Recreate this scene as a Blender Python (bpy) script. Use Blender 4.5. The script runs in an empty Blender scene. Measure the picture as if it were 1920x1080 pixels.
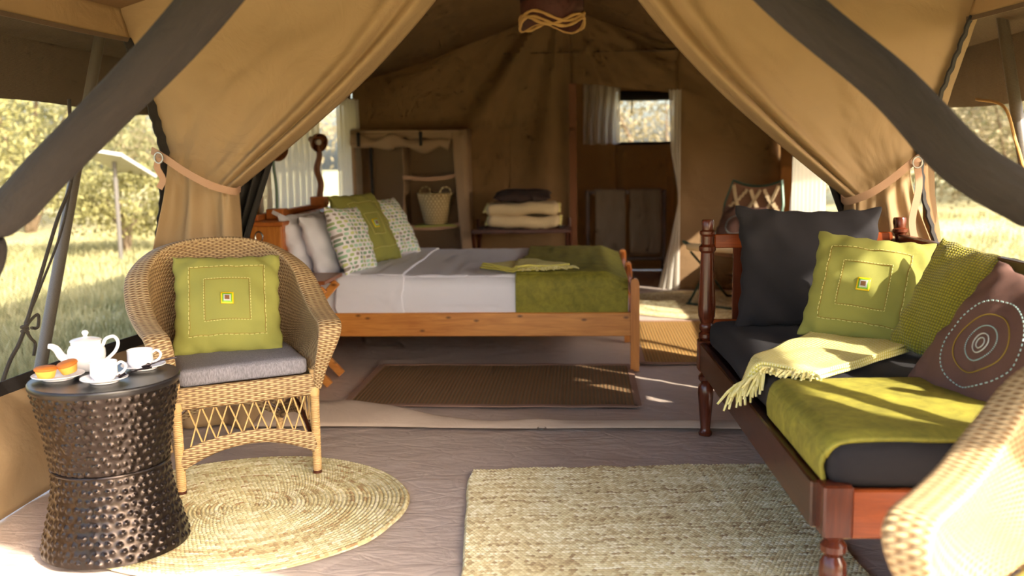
import bpy, bmesh, math, random
import numpy as np
from mathutils import Matrix, Vector, Euler
random.seed(7); rng = np.random.default_rng(11)
SC = bpy.context.scene; COL = SC.collection
PI = math.pi

# ------------------------------------------------------------------ camera
cam_d = bpy.data.cameras.new('camera'); cam = bpy.data.objects.new('camera', cam_d); COL.objects.link(cam)
cam_d.sensor_width = 36; cam_d.lens = 33.75; cam_d.clip_start = .05; cam_d.clip_end = 500
Rcam = Matrix.Rotation(math.radians(4.35), 4, 'Z') @ Matrix.Rotation(math.radians(90 - 7.85), 4, 'X') @ Matrix.Rotation(math.radians(-0.9), 4, 'Z')
cam.matrix_world = Matrix.Translation((0, 0, 1.3)) @ Rcam
cam_d.dof.use_dof = True; cam_d.dof.focus_distance = 3.75; cam_d.dof.aperture_fstop = 2.0
SC.camera = cam

# ------------------------------------------------------------------ light
SUN = Vector((.66, -.56, .52)).normalized()          # towards the sun
w = bpy.data.worlds.new('sky'); SC.world = w; w.use_nodes = True
nt = w.node_tree; bg = nt.nodes['Background']
sky = nt.nodes.new('ShaderNodeTexSky'); sky.sky_type = 'NISHITA'; sky.sun_disc = False
sky.sun_elevation = math.asin(SUN.z); sky.sun_rotation = math.atan2(SUN.x, SUN.y)
sky.air_density = 1.0; sky.dust_density = 4.0; sky.ozone_density = 1.0
hs = nt.nodes.new('ShaderNodeHueSaturation'); hs.inputs['Saturation'].default_value = 1.0
nt.links.new(sky.outputs[0], hs.inputs['Color']); nt.links.new(hs.outputs[0], bg.inputs['Color'])
bg.inputs['Strength'].default_value = .36
sl = bpy.data.lights.new('sun', 'SUN'); sl.energy = 7.5; sl.angle = math.radians(.9); sl.color = (1, .92, .78)
so = bpy.data.objects.new('sun', sl); COL.objects.link(so); so.rotation_euler = SUN.to_track_quat('Z', 'Y').to_euler()
so.location = (8, -7, 7)
SC.view_settings.view_transform = 'Standard'; SC.view_settings.look = 'None'
SC.view_settings.gamma = 1; SC.view_settings.use_curve_mapping = False
SC.view_settings.exposure = 1.4
SC.cycles.max_bounces = 8; SC.cycles.transparent_max_bounces = 12; SC.cycles.diffuse_bounces = 4
SC.cycles.transmission_bounces = 5; SC.cycles.use_adaptive_sampling = True; SC.cycles.adaptive_threshold = .035; SC.cycles.adaptive_min_samples = 12; SC.cycles.caustics_reflective = False; SC.cycles.caustics_refractive = False
SC.cycles.sample_clamp_indirect = 6

# ------------------------------------------------------------------ node graph helper
class S:
    def __init__(s, g, o): s.g, s.o = g, o
    def __add__(a, b): return a.g.m('ADD', a, b)
    __radd__ = __add__
    def __sub__(a, b): return a.g.m('SUBTRACT', a, b)
    def __rsub__(a, b): return a.g.m('SUBTRACT', b, a)
    def __mul__(a, b): return a.g.m('MULTIPLY', a, b)
    __rmul__ = __mul__
    def __truediv__(a, b): return a.g.m('DIVIDE', a, b)
class G:
    def __init__(g, name):
        g.mat = bpy.data.materials.new(name); g.mat.use_nodes = True; g.nt = g.mat.node_tree; g.nt.nodes.clear()
        g.out = g.nt.nodes.new('ShaderNodeOutputMaterial')
    def node(g, t, **kw):
        n = g.nt.nodes.new(t)
        for k, v in kw.items(): setattr(n, k, v)
        return n
    def put(g, sock, v):
        if isinstance(v, S): g.nt.links.new(v.o, sock)
        elif isinstance(v, (tuple, list)) and len(v) == 3 and sock.type == 'RGBA': sock.default_value = (*v, 1)
        else: sock.default_value = v
    def m(g, op, a, b=None, c=None):
        n = g.node('ShaderNodeMath', operation=op)
        for i, v in enumerate((a, b, c)):
            if v is not None: g.put(n.inputs[i], v)
        return S(g, n.outputs[0])
    def uv(g):
        n = g.node('ShaderNodeUVMap'); return S(g, n.outputs[0])
    def obj(g):
        n = g.node('ShaderNodeTexCoord'); return S(g, n.outputs['Object'])
    def sep(g, v):
        n = g.node('ShaderNodeSeparateXYZ'); g.put(n.inputs[0], v); return [S(g, o) for o in n.outputs]
    def comb(g, x, y, z=0.0):
        n = g.node('ShaderNodeCombineXYZ')
        for i, v in enumerate((x, y, z)): g.put(n.inputs[i], v)
        return S(g, n.outputs[0])
    def scale(g, v, s):
        n = g.node('ShaderNodeMapping'); g.put(n.inputs[0], v); n.inputs['Scale'].default_value = s; return S(g, n.outputs[0])
    def noise(g, v, s=5., d=3., r=.55, dist=0.):
        n = g.node('ShaderNodeTexNoise'); g.put(n.inputs['Vector'], v); n.inputs['Scale'].default_value = s
        n.inputs['Detail'].default_value = d; n.inputs['Roughness'].default_value = r; n.inputs['Distortion'].default_value = dist
        return S(g, n.outputs[0])
    def white(g, v):
        n = g.node('ShaderNodeTexWhiteNoise', noise_dimensions='3D'); g.put(n.inputs[0], v); return S(g, n.outputs[0])
    def voro(g, v, s, f='F1', rnd=1.):
        n = g.node('ShaderNodeTexVoronoi', feature=f); g.put(n.inputs['Vector'], v); n.inputs['Scale'].default_value = s
        n.inputs['Randomness'].default_value = rnd
        return S(g, n.outputs[0])
    def ramp(g, f, stops, const=False):
        n = g.node('ShaderNodeValToRGB'); g.put(n.inputs[0], f); e = n.color_ramp.elements
        if const: n.color_ramp.interpolation = 'CONSTANT'
        while len(e) < len(stops): e.new(.5)
        for k, (p, c) in enumerate(stops): e[k].position = p; e[k].color = (*c, 1) if len(c) == 3 else c
        return S(g, n.outputs[0])
    def mix(g, f, a, b):
        n = g.node('ShaderNodeMix', data_type='RGBA'); g.put(n.inputs[0], f); g.put(n.inputs[6], a); g.put(n.inputs[7], b); return S(g, n.outputs[2])
    def bump(g, h, st=.5, dist=.002):
        n = g.node('ShaderNodeBump'); g.put(n.inputs['Height'], h); n.inputs['Strength'].default_value = st; n.inputs['Distance'].default_value = dist
        return S(g, n.outputs[0])
    def bsdf(g, col, rough=.8, nrm=None, **kw):
        n = g.node('ShaderNodeBsdfPrincipled'); g.put(n.inputs['Base Color'], col); g.put(n.inputs['Roughness'], rough)
        if nrm is not None: g.put(n.inputs['Normal'], nrm)
        for k, v in kw.items(): g.put(n.inputs[k.replace('_', ' ')], v)
        return S(g, n.outputs[0])
    def translucent(g, col, nrm=None):
        n = g.node('ShaderNodeBsdfTranslucent'); g.put(n.inputs[0], col)
        if nrm is not None: g.put(n.inputs['Normal'], nrm)
        return S(g, n.outputs[0])
    def clear(g):
        return S(g, g.node('ShaderNodeBsdfTransparent').outputs[0])
    def mixs(g, f, a, b):
        n = g.node('ShaderNodeMixShader'); g.put(n.inputs[0], f); g.put(n.inputs[1], a); g.put(n.inputs[2], b); return S(g, n.outputs[0])
    def done(g, sh):
        g.nt.links.new(sh.o, g.out.inputs[0]); return g.mat
def c255(r, g, b):
    f = lambda v: (v / 255 / 12.92) if v <= 10 else ((v / 255 + .055) / 1.055) ** 2.4
    return (f(r), f(g), f(b))
def mul(c, k): return tuple(min(1, v * k) for v in c)

# ------------------------------------------------------------------ materials
def m_canvas(name, col, trans=.3, weave=1400., wr=.5):
    g = G(name); v = g.obj(); n = g.noise(v, 1.3, 4); n2 = g.noise(v, 9, 4)
    c = g.mix(n, mul(col, .82), mul(col, 1.14)); c = g.mix(n2 * .35, c, mul(col, .86))
    crease = g.noise(v, 3.2, 5, .5, 1.2)
    b = g.bump(crease + g.noise(v, 320, 2) * .02, wr, .03)
    return g.done(g.mixs(trans, g.bsdf(c, .85, b), g.translucent(c, b)))
def m_cloth(name, col, var=.12, sc=260., rough=.9, st=.35, dist=.002, aniso=(1, 1, 1), sheen=.0):
    g = G(name); v = g.obj(); n = g.noise(g.scale(v, aniso), sc, 2, .6); n2 = g.noise(v, 6, 3)
    c = g.mix(n, mul(col, 1 - var * 1.6), mul(col, 1 + var)); c = g.mix(n2 * .5, c, mul(col, 1 - var))
    return g.done(g.bsdf(c, rough, g.bump(n + n2 * .6, st, dist), Sheen_Weight=sheen))
def m_velvet(name, col):
    g = G(name); v = g.obj(); n = g.noise(v, 26, 5, .65, .6); n2 = g.noise(v, 5, 3, .6, .8)
    c = g.ramp(n * .6 + n2 * .4, [(.3, mul(col, .62)), (.5, col), (.7, mul(col, 1.45))])
    return g.done(g.bsdf(c, .75, g.bump(n, .35, .006), Sheen_Weight=.0))
def m_wood(name, dark, light, axis='X', rough=.35, knots=True, sc=1.):
    g = G(name); v = g.obj(); s = {'X': (1.2, 14, 14), 'Y': (14, 1.2, 14), 'Z': (14, 14, 1.2)}[axis]
    gr = g.noise(g.scale(v, tuple(k * sc for k in s)), 3.2, 5, .6, .9); big = g.noise(v, 2.3, 3)
    c = g.ramp(gr * .7 + big * .3, [(.3, dark), (.5, tuple((a + b) / 2 for a, b in zip(dark, light))), (.7, light)])
    if knots:
        x_, y_, z_ = g.sep(v); al = x_ if axis == 'X' else y_
        n = g.node('ShaderNodeTexVoronoi', voronoi_dimensions='2D'); g.put(n.inputs['Vector'], g.comb(al * .5, z_)); n.inputs['Scale'].default_value = 7.5
        d = S(g, n.outputs[0]); k = g.m('MINIMUM', g.m('MAXIMUM', 1.2 - d * 14., 0.), .85)
        c = g.mix(k, c, mul(dark, .25))
    return g.done(g.bsdf(c, rough, g.bump(gr, .12, .003), Specular_IOR_Level=.5))
def weave_h(g, u, v, pu, pv):
    row = g.m('FLOOR', v / pv); ph = g.m('MODULO', row, 2.)
    a = g.m('SINE', (u / pu + ph) * PI); b = g.m('ABSOLUTE', g.m('SINE', v / pv * PI))
    return g.m('POWER', b, .6) * (a * .45 + .55), row
def m_wicker(name, col, pu=.017, pv=.0075):
    g = G(name); u, v, _ = g.sep(g.uv()); h, row = weave_h(g, u, v, pu, pv)
    n = g.noise(g.obj(), 7, 4); rn = g.white(g.comb(row, g.m('FLOOR', u / .07), 1.))
    c = g.mix(rn, mul(col, .8), mul(col, 1.18)); c = g.mix(n, c, mul(col, .82))
    c = g.mix(g.m('MULTIPLY', g.m('SUBTRACT', .42, h), 3.0), c, (col[0] * .30, col[1] * .21, col[2] * .14))
    return g.done(g.bsdf(c, .55, g.bump(h, .9, .006)))
def m_wrap(name, col):
    g = G(name); x, y, z = g.sep(g.obj()); h = g.m('ABSOLUTE', g.m('SINE', z * (PI / .0075)))
    rn = g.white(g.comb(g.m('FLOOR', z / .0075), 0., 0.)); n = g.noise(g.obj(), 18, 3)
    c = g.mix(rn, mul(col, .82), mul(col, 1.15)); c = g.mix(n * .6, c, mul(col, .75))
    return g.done(g.bsdf(c, .5, g.bump(h, .6, .003)))
def m_jute(name, cols, sc=(1, 1, 1)):
    g = G(name); u, v, _ = g.sep(g.uv()); cell = g.comb(g.m('FLOOR', u), g.m('FLOOR', v), 0.)
    r = g.white(cell); r2 = g.white(g.comb(g.m('FLOOR', u / 26), g.m('FLOOR', v), 3.)); n = g.noise(g.obj(), 4, 3)
    f = r * .42 + r2 * .33 + n * .3
    c = g.ramp(f, [(.2, cols[0]), (.4, cols[1]), (.58, cols[2]), (.78, cols[3])])
    fib = g.noise(g.scale(g.obj(), (1, 3, 1)), 420, 2)
    return g.done(g.bsdf(g.mix(fib * .3, c, mul(cols[1], .75)), .8, g.bump(fib, .4, .002)))
def m_plain(name, col, rough=.5, metal=0., **kw):
    g = G(name); n = g.noise(g.obj(), 12, 3); c = g.mix(n, mul(col, .92), mul(col, 1.06))
    return g.done(g.bsdf(c, rough, None, Metallic=metal, **kw))
def m_net(name, col, opac, per=.0036):
    g = G(name); u, v, _ = g.sep(g.uv())
    a = g.m('ABSOLUTE', g.m('SINE', u * (PI / per))); b = g.m('ABSOLUTE', g.m('SINE', v * (PI / per)))
    thread = g.m('MAXIMUM', g.m('GREATER_THAN', a, .86), g.m('GREATER_THAN', b, .80))
    f = thread * (opac * .7) + opac * .62
    return g.done(g.mixs(g.m('MINIMUM', f, 1.), g.clear(), g.bsdf(col, .8)))
def m_sheer(name, col, clear=.2, trans=.5):
    g = G(name); n = g.noise(g.obj(), 40, 3); c = g.mix(n, mul(col, .95), col)
    return g.done(g.mixs(clear, g.mixs(trans, g.bsdf(c, .9), g.translucent(c)), g.clear()))
CANVAS = c255(203, 172, 128); M = {}
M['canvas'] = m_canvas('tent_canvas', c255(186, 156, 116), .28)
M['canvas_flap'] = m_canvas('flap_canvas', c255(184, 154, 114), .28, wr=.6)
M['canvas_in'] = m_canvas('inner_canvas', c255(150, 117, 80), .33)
M['canvas_dark'] = m_canvas('fly_canvas', c255(104, 84, 66), .1)
M['ward'] = m_canvas('wardrobe_canvas', c255(172, 142, 112), .12, wr=.25)
def m_roll():
    g = G('rolled_net'); v = g.obj(); n = g.noise(v, 300, 2); a = g.noise(g.scale(g.uv(), (3.5, 20, 1)), 1.6, 5, .6, .8)
    c = g.mix(a, c255(26, 20, 17), c255(40, 31, 26)); return g.done(g.bsdf(c, .95, g.bump(a + n * .05, .5, .03)))
M['netroll'] = m_roll()
M['net'] = m_net('insect_net', c255(86, 76, 60), .42)
M['netw'] = m_net('window_net', c255(50, 42, 34), .36)
M['blacknet'] = m_cloth('black_net', c255(40, 35, 31), .2, 300, .9)
M['black'] = m_cloth('black_tape', c255(38, 32, 28), .15, 120, .8)
M['strap'] = m_cloth('strap_webbing', c255(176, 138, 110), .08, 320, .85)
M['sheer'] = m_sheer('sheer_curtain', c255(238, 230, 216))
M['white_cotton'] = m_cloth('white_cotton', c255(226, 224, 232), .03, 330, .9, .25, .0015)
M['white_cover'] = m_cloth('white_cover', c255(230, 228, 238), .025, 330, .9, .25, .0015)
M['lime'] = m_cloth('lime_cotton', c255(150, 148, 72), .09, 300, .9, .35, .0018, (1, 1, 4))
M['olive'] = None
M['lime_velvet'] = m_velvet('lime_velvet', c255(132, 124, 40))
M['charcoal'] = m_cloth('charcoal_linen', c255(32, 28, 31), .22, 420, .92, .4, .0015, (1, 1, 3))
M['greyc'] = m_cloth('grey_tweed', c255(150, 145, 152), .55, 85, .95, .6, .003, (2.4, 2.4, .7))
M['brownc'] = m_cloth('brown_linen', c255(108, 76, 66), .16, 400, .92, .4, .0015)
M['darkc'] = m_cloth('dark_brown_cotton', c255(66, 50, 48), .15, 300, .9)
M['blanket'] = m_cloth('cream_blanket', c255(214, 190, 150), .14, 120, .95, .6, .006)
M['towel'] = m_cloth('grey_towel', c255(160, 142, 124), .12, 260, .95, .6, .005)
M['cream_thread'] = m_plain('cream_thread', c255(214, 206, 130), .8)
M['gold_thread'] = m_plain('gold_thread', c255(150, 120, 40), .7)
M['blue_thread'] = m_plain('pale_blue_thread', c255(170, 196, 194), .6)
M['yellow_bead'] = m_plain('yellow_beads', c255(246, 206, 20), .4)
M['green_bead'] = m_plain('green_beads', c255(130, 190, 50), .4)
M['brown_bead'] = m_plain('brown_beads', c255(140, 96, 60), .4)
M['silver_bead'] = m_plain('silver_beads', c255(200, 200, 195), .3)
M['throw'] = None
M['pine'] = m_wood('honey_pine', c255(176, 104, 42), c255(222, 152, 74), 'X', .35)
M['pine_z'] = m_wood('honey_pine_post', c255(168, 96, 38), c255(214, 142, 66), 'Z', .35, False)
M['pine_y'] = m_wood('honey_pine_board', c255(160, 84, 36), c255(205, 124, 58), 'Y', .35, False)
M['mahog_y'] = m_wood('mahogany_rail', c255(46, 22, 12), c255(78, 40, 20), 'Y', .28)
M['mahog_z'] = m_wood('mahogany_post', c255(62, 26, 15), c255(104, 48, 27), 'Z', .22, False)
M['mahog_x_sunlit'] = m_wood('mahogany_board_sunlit', c255(100, 42, 18), c255(156, 74, 32), 'X', .25, False)  # orange of the sunlit near end rail is put into this colour
M['darkwood'] = m_wood('dark_wood', c255(62, 30, 18), c255(92, 46, 28), 'X', .35, False)
M['wick'] = m_wicker('honey_wicker', c255(206, 176, 130), .026, .0082)
M['wick_fine'] = m_wicker('fine_wicker', c255(200, 168, 122), .018, .0078)
M['wrap'] = m_wrap('cane_wrapping', c255(212, 172, 114))
M['cane'] = m_plain('cane_strand', c255(206, 166, 106), .5)
M['jute'] = m_jute('seagrass_rug', [c255(152, 122, 84), c255(206, 184, 134), c255(222, 208, 160), c255(244, 234, 200)])
M['jute2'] = m_jute('seagrass_round', [c255(166, 128, 84), c255(202, 184, 130), c255(218, 206, 156), c255(242, 230, 192)])
M['porc'] = m_plain('white_porcelain', c255(240, 236, 236), .12)
M['dark_metal'] = m_plain('bronze_black', c255(52, 43, 38), .22, .75)
M['table_top'] = m_plain('black_satin_top', c255(38, 34, 34), .28, .3)
M['muffin'] = m_plain('muffin_crumb', c255(232, 178, 78), .8)
M['muffin_top'] = m_plain('muffin_crust', c255(196, 112, 36), .7)
M['steel'] = m_plain('steel', c255(190, 190, 188), .25, 1.)
M['spoon'] = m_plain('dark_spoon', c255(44, 36, 40), .25, .7)
M['grey_pole'] = m_plain('grey_pole', c255(118, 112, 106), .45, .3)
M['rope_b'] = m_plain('black_rope', c255(34, 32, 32), .8)
M['rope_t'] = m_plain('tan_rope', c255(214, 168, 100), .8)
M['green_metal'] = m_plain('green_metal', c255(70, 90, 76), .4, .4)
M['camp'] = m_cloth('camp_canvas', c255(140, 100, 76), .1, 300)
M['camp_strap'] = m_cloth('camp_strap', c255(216, 190, 150), .08, 300)
M['bulb'] = m_plain('bulb_glass', c255(225, 222, 215), .1)
M['lampwood'] = m_wood('carved_wood', c255(92, 50, 24), c255(140, 84, 44), 'Z', .5, False)
M['shade'] = m_cloth('lamp_leather', c255(92, 46, 32), .25, 60, .7)
M['basket'] = None
M['solar'] = m_plain('panel_board', c255(205, 202, 200), .3)
M['tagw'] = m_plain('white_tag', c255(228, 226, 232), .4)

def mk_special():
    # yellow checked throw
    g = G('yellow_woven_throw'); u, v, _ = g.sep(g.uv())
    a = g.m('SINE', (u + v) * (2 * PI / .03)); b = g.m('SINE', (u - v) * (2 * PI / .03)); h = a * b
    c = g.mix(g.m('GREATER_THAN', h, 0.), c255(214, 202, 98), c255(232, 224, 172))
    M['throw'] = g.done(g.bsdf(c, .9, g.bump(h + g.noise(g.obj(), 300, 2), .4, .002)))
    g = G('throw_fringe'); n = g.noise(g.obj(), 60, 2)
    M['fringe'] = g.done(g.bsdf(g.mix(n, c255(208, 194, 84), c255(238, 230, 186)), .9))
    # olive basket weave
    g = G('olive_basketweave'); u, v, _ = g.sep(g.uv()); p = .011
    h = g.m('SINE', u * (PI / p)) * g.m('SINE', v * (PI / p)); ha = g.m('ABSOLUTE', h)
    c = g.mix(ha, c255(112, 104, 14), c255(172, 160, 30))
    M['olive'] = g.done(g.bsdf(c, .8, g.bump(ha, .8, .004), Sheen_Weight=.2))
    # printed pebbles on white
    g = G('pebble_print'); u, v, _ = g.sep(g.uv()); row = g.m('FLOOR', v / .027)
    uu = u / .052 + g.white(g.comb(row, 7., 0.)) ; cx = g.m('FLOOR', uu)
    fx = g.m('FRACT', uu) - .5; fy = g.m('FRACT', v / .027) - .5
    r = g.white(g.comb(cx, row, 2.)); r2 = g.white(g.comb(cx, row, 5.))
    wob = g.noise(g.uv(), 55, 2) * .16
    d = g.m('POWER', g.m('ABSOLUTE', fx) / (r2 * .16 + .30), 3.) + g.m('POWER', g.m('ABSOLUTE', fy) / .36, 3.) + wob
    mask = g.m('LESS_THAN', d, .95)
    pc = g.ramp(r, [(0, c255(58, 128, 72)), (.16, c255(112, 172, 118)), (.3, c255(150, 176, 62)), (.44, c255(108, 82, 70)),
                    (.55, c255(196, 204, 92)), (.68, c255(44, 96, 66)), (.78, c255(150, 200, 170)), (.88, c255(122, 150, 46))], True)
    pc = g.mix(g.noise(g.uv(), 130, 2) * .5, pc, c255(235, 235, 220))
    M['print'] = g.done(g.bsdf(g.mix(mask, c255(236, 230, 232), pc), .9, g.bump(g.noise(g.obj(), 300, 2), .25, .0015)))
    # basket
    g = G('palm_basket'); u, v, _ = g.sep(g.uv()); h, row = weave_h(g, u, v, .02, .026)
    M['basket'] = g.done(g.bsdf(g.mix(h, c255(160, 132, 84), c255(226, 206, 158)), .7, g.bump(h, .8, .008)))
    # striped bedside rug
    for nm, ca, cb in (('sisal_rug', c255(156, 112, 66), c255(110, 106, 76)), ('sisal_rug_gold', c255(186, 132, 58), c255(140, 128, 70))):
        g = G(nm); u, v, _ = g.sep(g.uv()); a = g.m('SINE', u * (2 * PI / .021)); b = g.m('ABSOLUTE', g.m('SINE', v * (PI / .008)))
        n = g.noise(g.scale(g.uv(), (8, 40, 1)), 9, 3)
        c = g.mix(g.m('GREATER_THAN', a + n * 1.6 - .8, .0), ca, cb); c = g.mix(b * .5, mul(ca, .6), c)
        M[nm] = g.done(g.bsdf(c, .85, g.bump(b + a * .5, .8, .005)))
    # groundsheet
    g = G('groundsheet'); v = g.obj(); n = g.noise(v, 1.1, 4)
    cr = g.noise(g.scale(v, (1, 2.4, 1)), 4.2, 6, .55, 1.8); cr2 = g.voro(g.scale(v, (1, 1.7, 1)), 5, 'DISTANCE_TO_EDGE')
    c = g.mix(n, c255(188, 170, 156), c255(208, 190, 176)); c = g.mix(g.noise(v, 14, 4) * .4, c, c255(170, 150, 138))
    h = cr + g.m('MINIMUM', cr2 * 2., .12)
    M['floor'] = g.done(g.bsdf(c, g.m('ADD', g.noise(v, 6, 3) * .2, .32), g.bump(h, .30, .03), Specular_IOR_Level=.4))
    # ground
    g = G('dry_grass_ground'); v = g.obj(); n = g.noise(v, .35, 5, .6); n2 = g.noise(v, 5, 5, .7); n3 = g.noise(v, 40, 3)
    c = g.ramp(n * .5 + n2 * .35 + n3 * .2, [(.36, c255(132, 132, 86)), (.48, c255(182, 172, 120)), (.6, c255(220, 206, 156)), (.72, c255(226, 210, 172))])
    M['ground'] = g.done(g.bsdf(c, .95, g.bump(n2 + n3, .6, .05)))
    for nm, a, b in (('grass_blade', c255(126, 130, 84), c255(220, 208, 156)),
                     ('leaf_yellow', c255(112, 110, 58), c255(182, 174, 112)), ('leaf_green', c255(100, 104, 68), c255(164, 158, 112)),
                     ('leaf_dry', c255(120, 110, 80), c255(178, 164, 128))):
        g = G(nm); n = g.noise(g.obj(), 1.6, 4, .7); n2 = g.noise(g.obj(), 14, 2)
        c = g.ramp(n * .6 + n2 * .4, [(.35, a), (.65, b)])
        M[nm] = g.done(g.mixs(.35, g.bsdf(c, .7), g.translucent(c)))
    M['bark'] = m_wood('bark', c255(78, 62, 46), c255(128, 108, 84), 'Z', .9, False)
    M['strap_brown'] = m_cloth('brown_tape', c255(122, 76, 48), .1, 200, .85)
    M['rug_tape'] = m_cloth('rug_tape', c255(150, 116, 96), .1, 200, .85)
    M['canvas_sill'] = m_canvas('sill_canvas', c255(186, 164, 144), .05)
    M['darkpine'] = m_wood('brown_pine', c255(120, 66, 34), c255(164, 98, 56), 'X', .35, False)
mk_special()

# ------------------------------------------------------------------ mesh helper
class MB:
    fix = False
    def __init__(s): s.V, s.F, s.U, s.n = [], [], [], 0
    def add(s, V, F, U=None, mat=None):
        V = np.asarray(V, float).reshape(-1, 3)
        if mat is not None:
            A = np.array(mat); V = V @ A[:3, :3].T + A[:3, 3]
        s.V.append(V); s.F += [tuple(int(i) + s.n for i in f) for f in F]
        s.U.append(np.zeros((len(V), 2)) if U is None else np.asarray(U, float).reshape(-1, 2)); s.n += len(V); return s
    def box(s, x0, x1, y0, y1, z0, z1, b=.004, mat=None):
        s.fix = True; c = np.array([(x0 + x1) / 2, (y0 + y1) / 2, (z0 + z1) / 2]); h = np.array([abs(x1 - x0), abs(y1 - y0), abs(z1 - z0)]) / 2
        b = min(b, h.min() * .8); V = []; idx = {}
        for sx in (-1, 1):
            for sy in (-1, 1):
                for sz in (-1, 1):
                    for a in range(3):
                        q = h - b; q[a] = h[a]; idx[(sx, sy, sz, a)] = len(V); V.append(c + q * (sx, sy, sz))
        F = []
        for a in range(3):
            o = [k for k in range(3) if k != a]
            for sg in (-1, 1):
                r = []
                for (p, q) in ((-1, -1), (1, -1), (1, 1), (-1, 1)):
                    k = [0, 0, 0]; k[a] = sg; k[o[0]] = p; k[o[1]] = q; r.append(idx[(*k, a)])
                flip = (sg > 0) == (a == 1)
                F.append(tuple(r[::-1] if flip else r))
        for a in range(3):                       # edges along axis a
            o = [k for k in range(3) if k != a]
            for p in (-1, 1):
                for q in (-1, 1):
                    def K(e, ax):
                        k = [0, 0, 0]; k[a] = e; k[o[0]] = p; k[o[1]] = q; return idx[(*k, ax)]
                    f = (K(-1, o[0]), K(1, o[0]), K(1, o[1]), K(-1, o[1])); F.append(f)
        for sx in (-1, 1):
            for sy in (-1, 1):
                for sz in (-1, 1): F.append(tuple(idx[(sx, sy, sz, a)] for a in range(3)))
        return s.add(V, F, None, mat)
    def tube(s, pts, r, n=10, caps=True, closed=False, flat=1., side=None, lobes=None, mat=None):
        P = np.asarray(pts, float); m = len(P); R = np.full(m, r) if np.isscalar(r) else np.asarray(r, float)
        T = np.gradient(P, axis=0) if not closed else np.roll(P, -1, 0) - np.roll(P, 1, 0)
        T /= np.linalg.norm(T, axis=1)[:, None] + 1e-12
        ref = np.array([0, 0, 1.]) if abs(T[0][2]) < .9 else np.array([1., 0, 0])
        if side is not None: ref = np.asarray(side, float)
        N = []; a = ref - T[0] * ref.dot(T[0]); a /= np.linalg.norm(a)
        for t in T:
            a = a - t * a.dot(t); a /= np.linalg.norm(a) + 1e-12; N.append(a)
        N = np.array(N); B = np.cross(T, N); th = np.arange(n) / n * 2 * PI
        L = np.cumsum(np.r_[0, np.linalg.norm(np.diff(P, axis=0), axis=1)])
        V = []
        for k in range(m):
            rr = R[k] * (1 + (lobes[0] * np.sin(lobes[1] * th + lobes[2] * L[k]) if lobes else 0)) * np.ones(n)
            V.append(P[k] + N[k][None] * (np.cos(th) * rr)[:, None] + B[k][None] * (np.sin(th) * rr * flat)[:, None])
        V = np.concatenate(V); F = []
        for k in range(m if closed else m - 1):
            k2 = (k + 1) % m
            for j in range(n): F.append((k * n + j, k * n + (j + 1) % n, k2 * n + (j + 1) % n, k2 * n + j))
        if caps and not closed: F += [tuple(range(n))[::-1], tuple((m - 1) * n + j for j in range(n))]
        U = np.stack([np.repeat(L, n), np.tile(th * float(R.mean()), m)], 1)
        return s.add(V, F, U, mat)
    def lathe(s, prof, n=28, cap0=True, cap1=True, mat=None):
        pr = np.array(prof, float); th = np.arange(n) / n * 2 * PI
        V = np.concatenate([np.stack([r * np.cos(th), r * np.sin(th), np.full(n, z)], 1) for r, z in pr]); F = []
        for k in range(len(pr) - 1):
            for j in range(n): F.append((k * n + j, k * n + (j + 1) % n, (k + 1) * n + (j + 1) % n, (k + 1) * n + j))
        if cap0: F.append(tuple(range(n))[::-1])
        if cap1: F.append(tuple((len(pr) - 1) * n + j for j in range(n)))
        L = np.cumsum(np.r_[0, np.linalg.norm(np.diff(pr, axis=0), axis=1)])
        U = np.stack([np.tile(th * pr[:, 0].max(), len(pr)), np.repeat(L, n)], 1)
        return s.add(V, F, U, mat)
    def grid(s, P, U=None, wrap=False, mat=None):          # P: (nu, nv, 3)
        nu, nv = P.shape[:2]; i = np.arange(nu if wrap else nu - 1); j = np.arange(nv - 1)
        I, J = np.meshgrid(i, j, indexing='ij'); I2 = (I + 1) % nu
        F = np.stack([I * nv + J, I2 * nv + J, I2 * nv + J + 1, I * nv + J + 1], -1).reshape(-1, 4)
        return s.add(P.reshape(-1, 3), F.tolist(), None if U is None else U.reshape(-1, 2), mat)
    def build(s, name, mat, parent=None, smooth=True, angle=38, solid=0.):
        me = bpy.data.meshes.new(name); V = np.concatenate(s.V); me.from_pydata(V.tolist(), [], s.F)
        uv = me.uv_layers.new(name='UVMap'); U = np.concatenate(s.U)
        li = np.empty(len(me.loops), np.int32); me.loops.foreach_get('vertex_index', li)
        uv.data.foreach_set('uv', U[li].astype(np.float32).ravel())
        if s.fix:
            bm = bmesh.new(); bm.from_mesh(me); bmesh.ops.recalc_face_normals(bm, faces=bm.faces); bm.to_mesh(me); bm.free()
        me.materials.append(M[mat]); me.polygons.foreach_set('use_smooth', [bool(smooth)] * len(me.polygons))
        if smooth and angle: me.set_sharp_from_angle(angle=math.radians(angle))
        o = bpy.data.objects.new(name, me); COL.objects.link(o)
        if parent is not None: o.parent = parent
        if solid:
            md = o.modifiers.new('thickness', 'SOLIDIFY'); md.thickness = solid; md.offset = 0
        me.update(); return o
def tag(o, label, cat, group=None):
    o['label'] = label; o['category'] = cat
    if group: o['group'] = group
    return o
def struct(o, label=None, kind='structure'):
    o['kind'] = kind
    if label: o['label'] = label
    return o
def thing(name, label, cat, loc=(0, 0, 0), rotz=0., group=None):
    o = bpy.data.objects.new(name, None); COL.objects.link(o); o.location = loc; o.rotation_euler = (0, 0, rotz); o.empty_display_size = .1
    return tag(o, label, cat, group)
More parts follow.
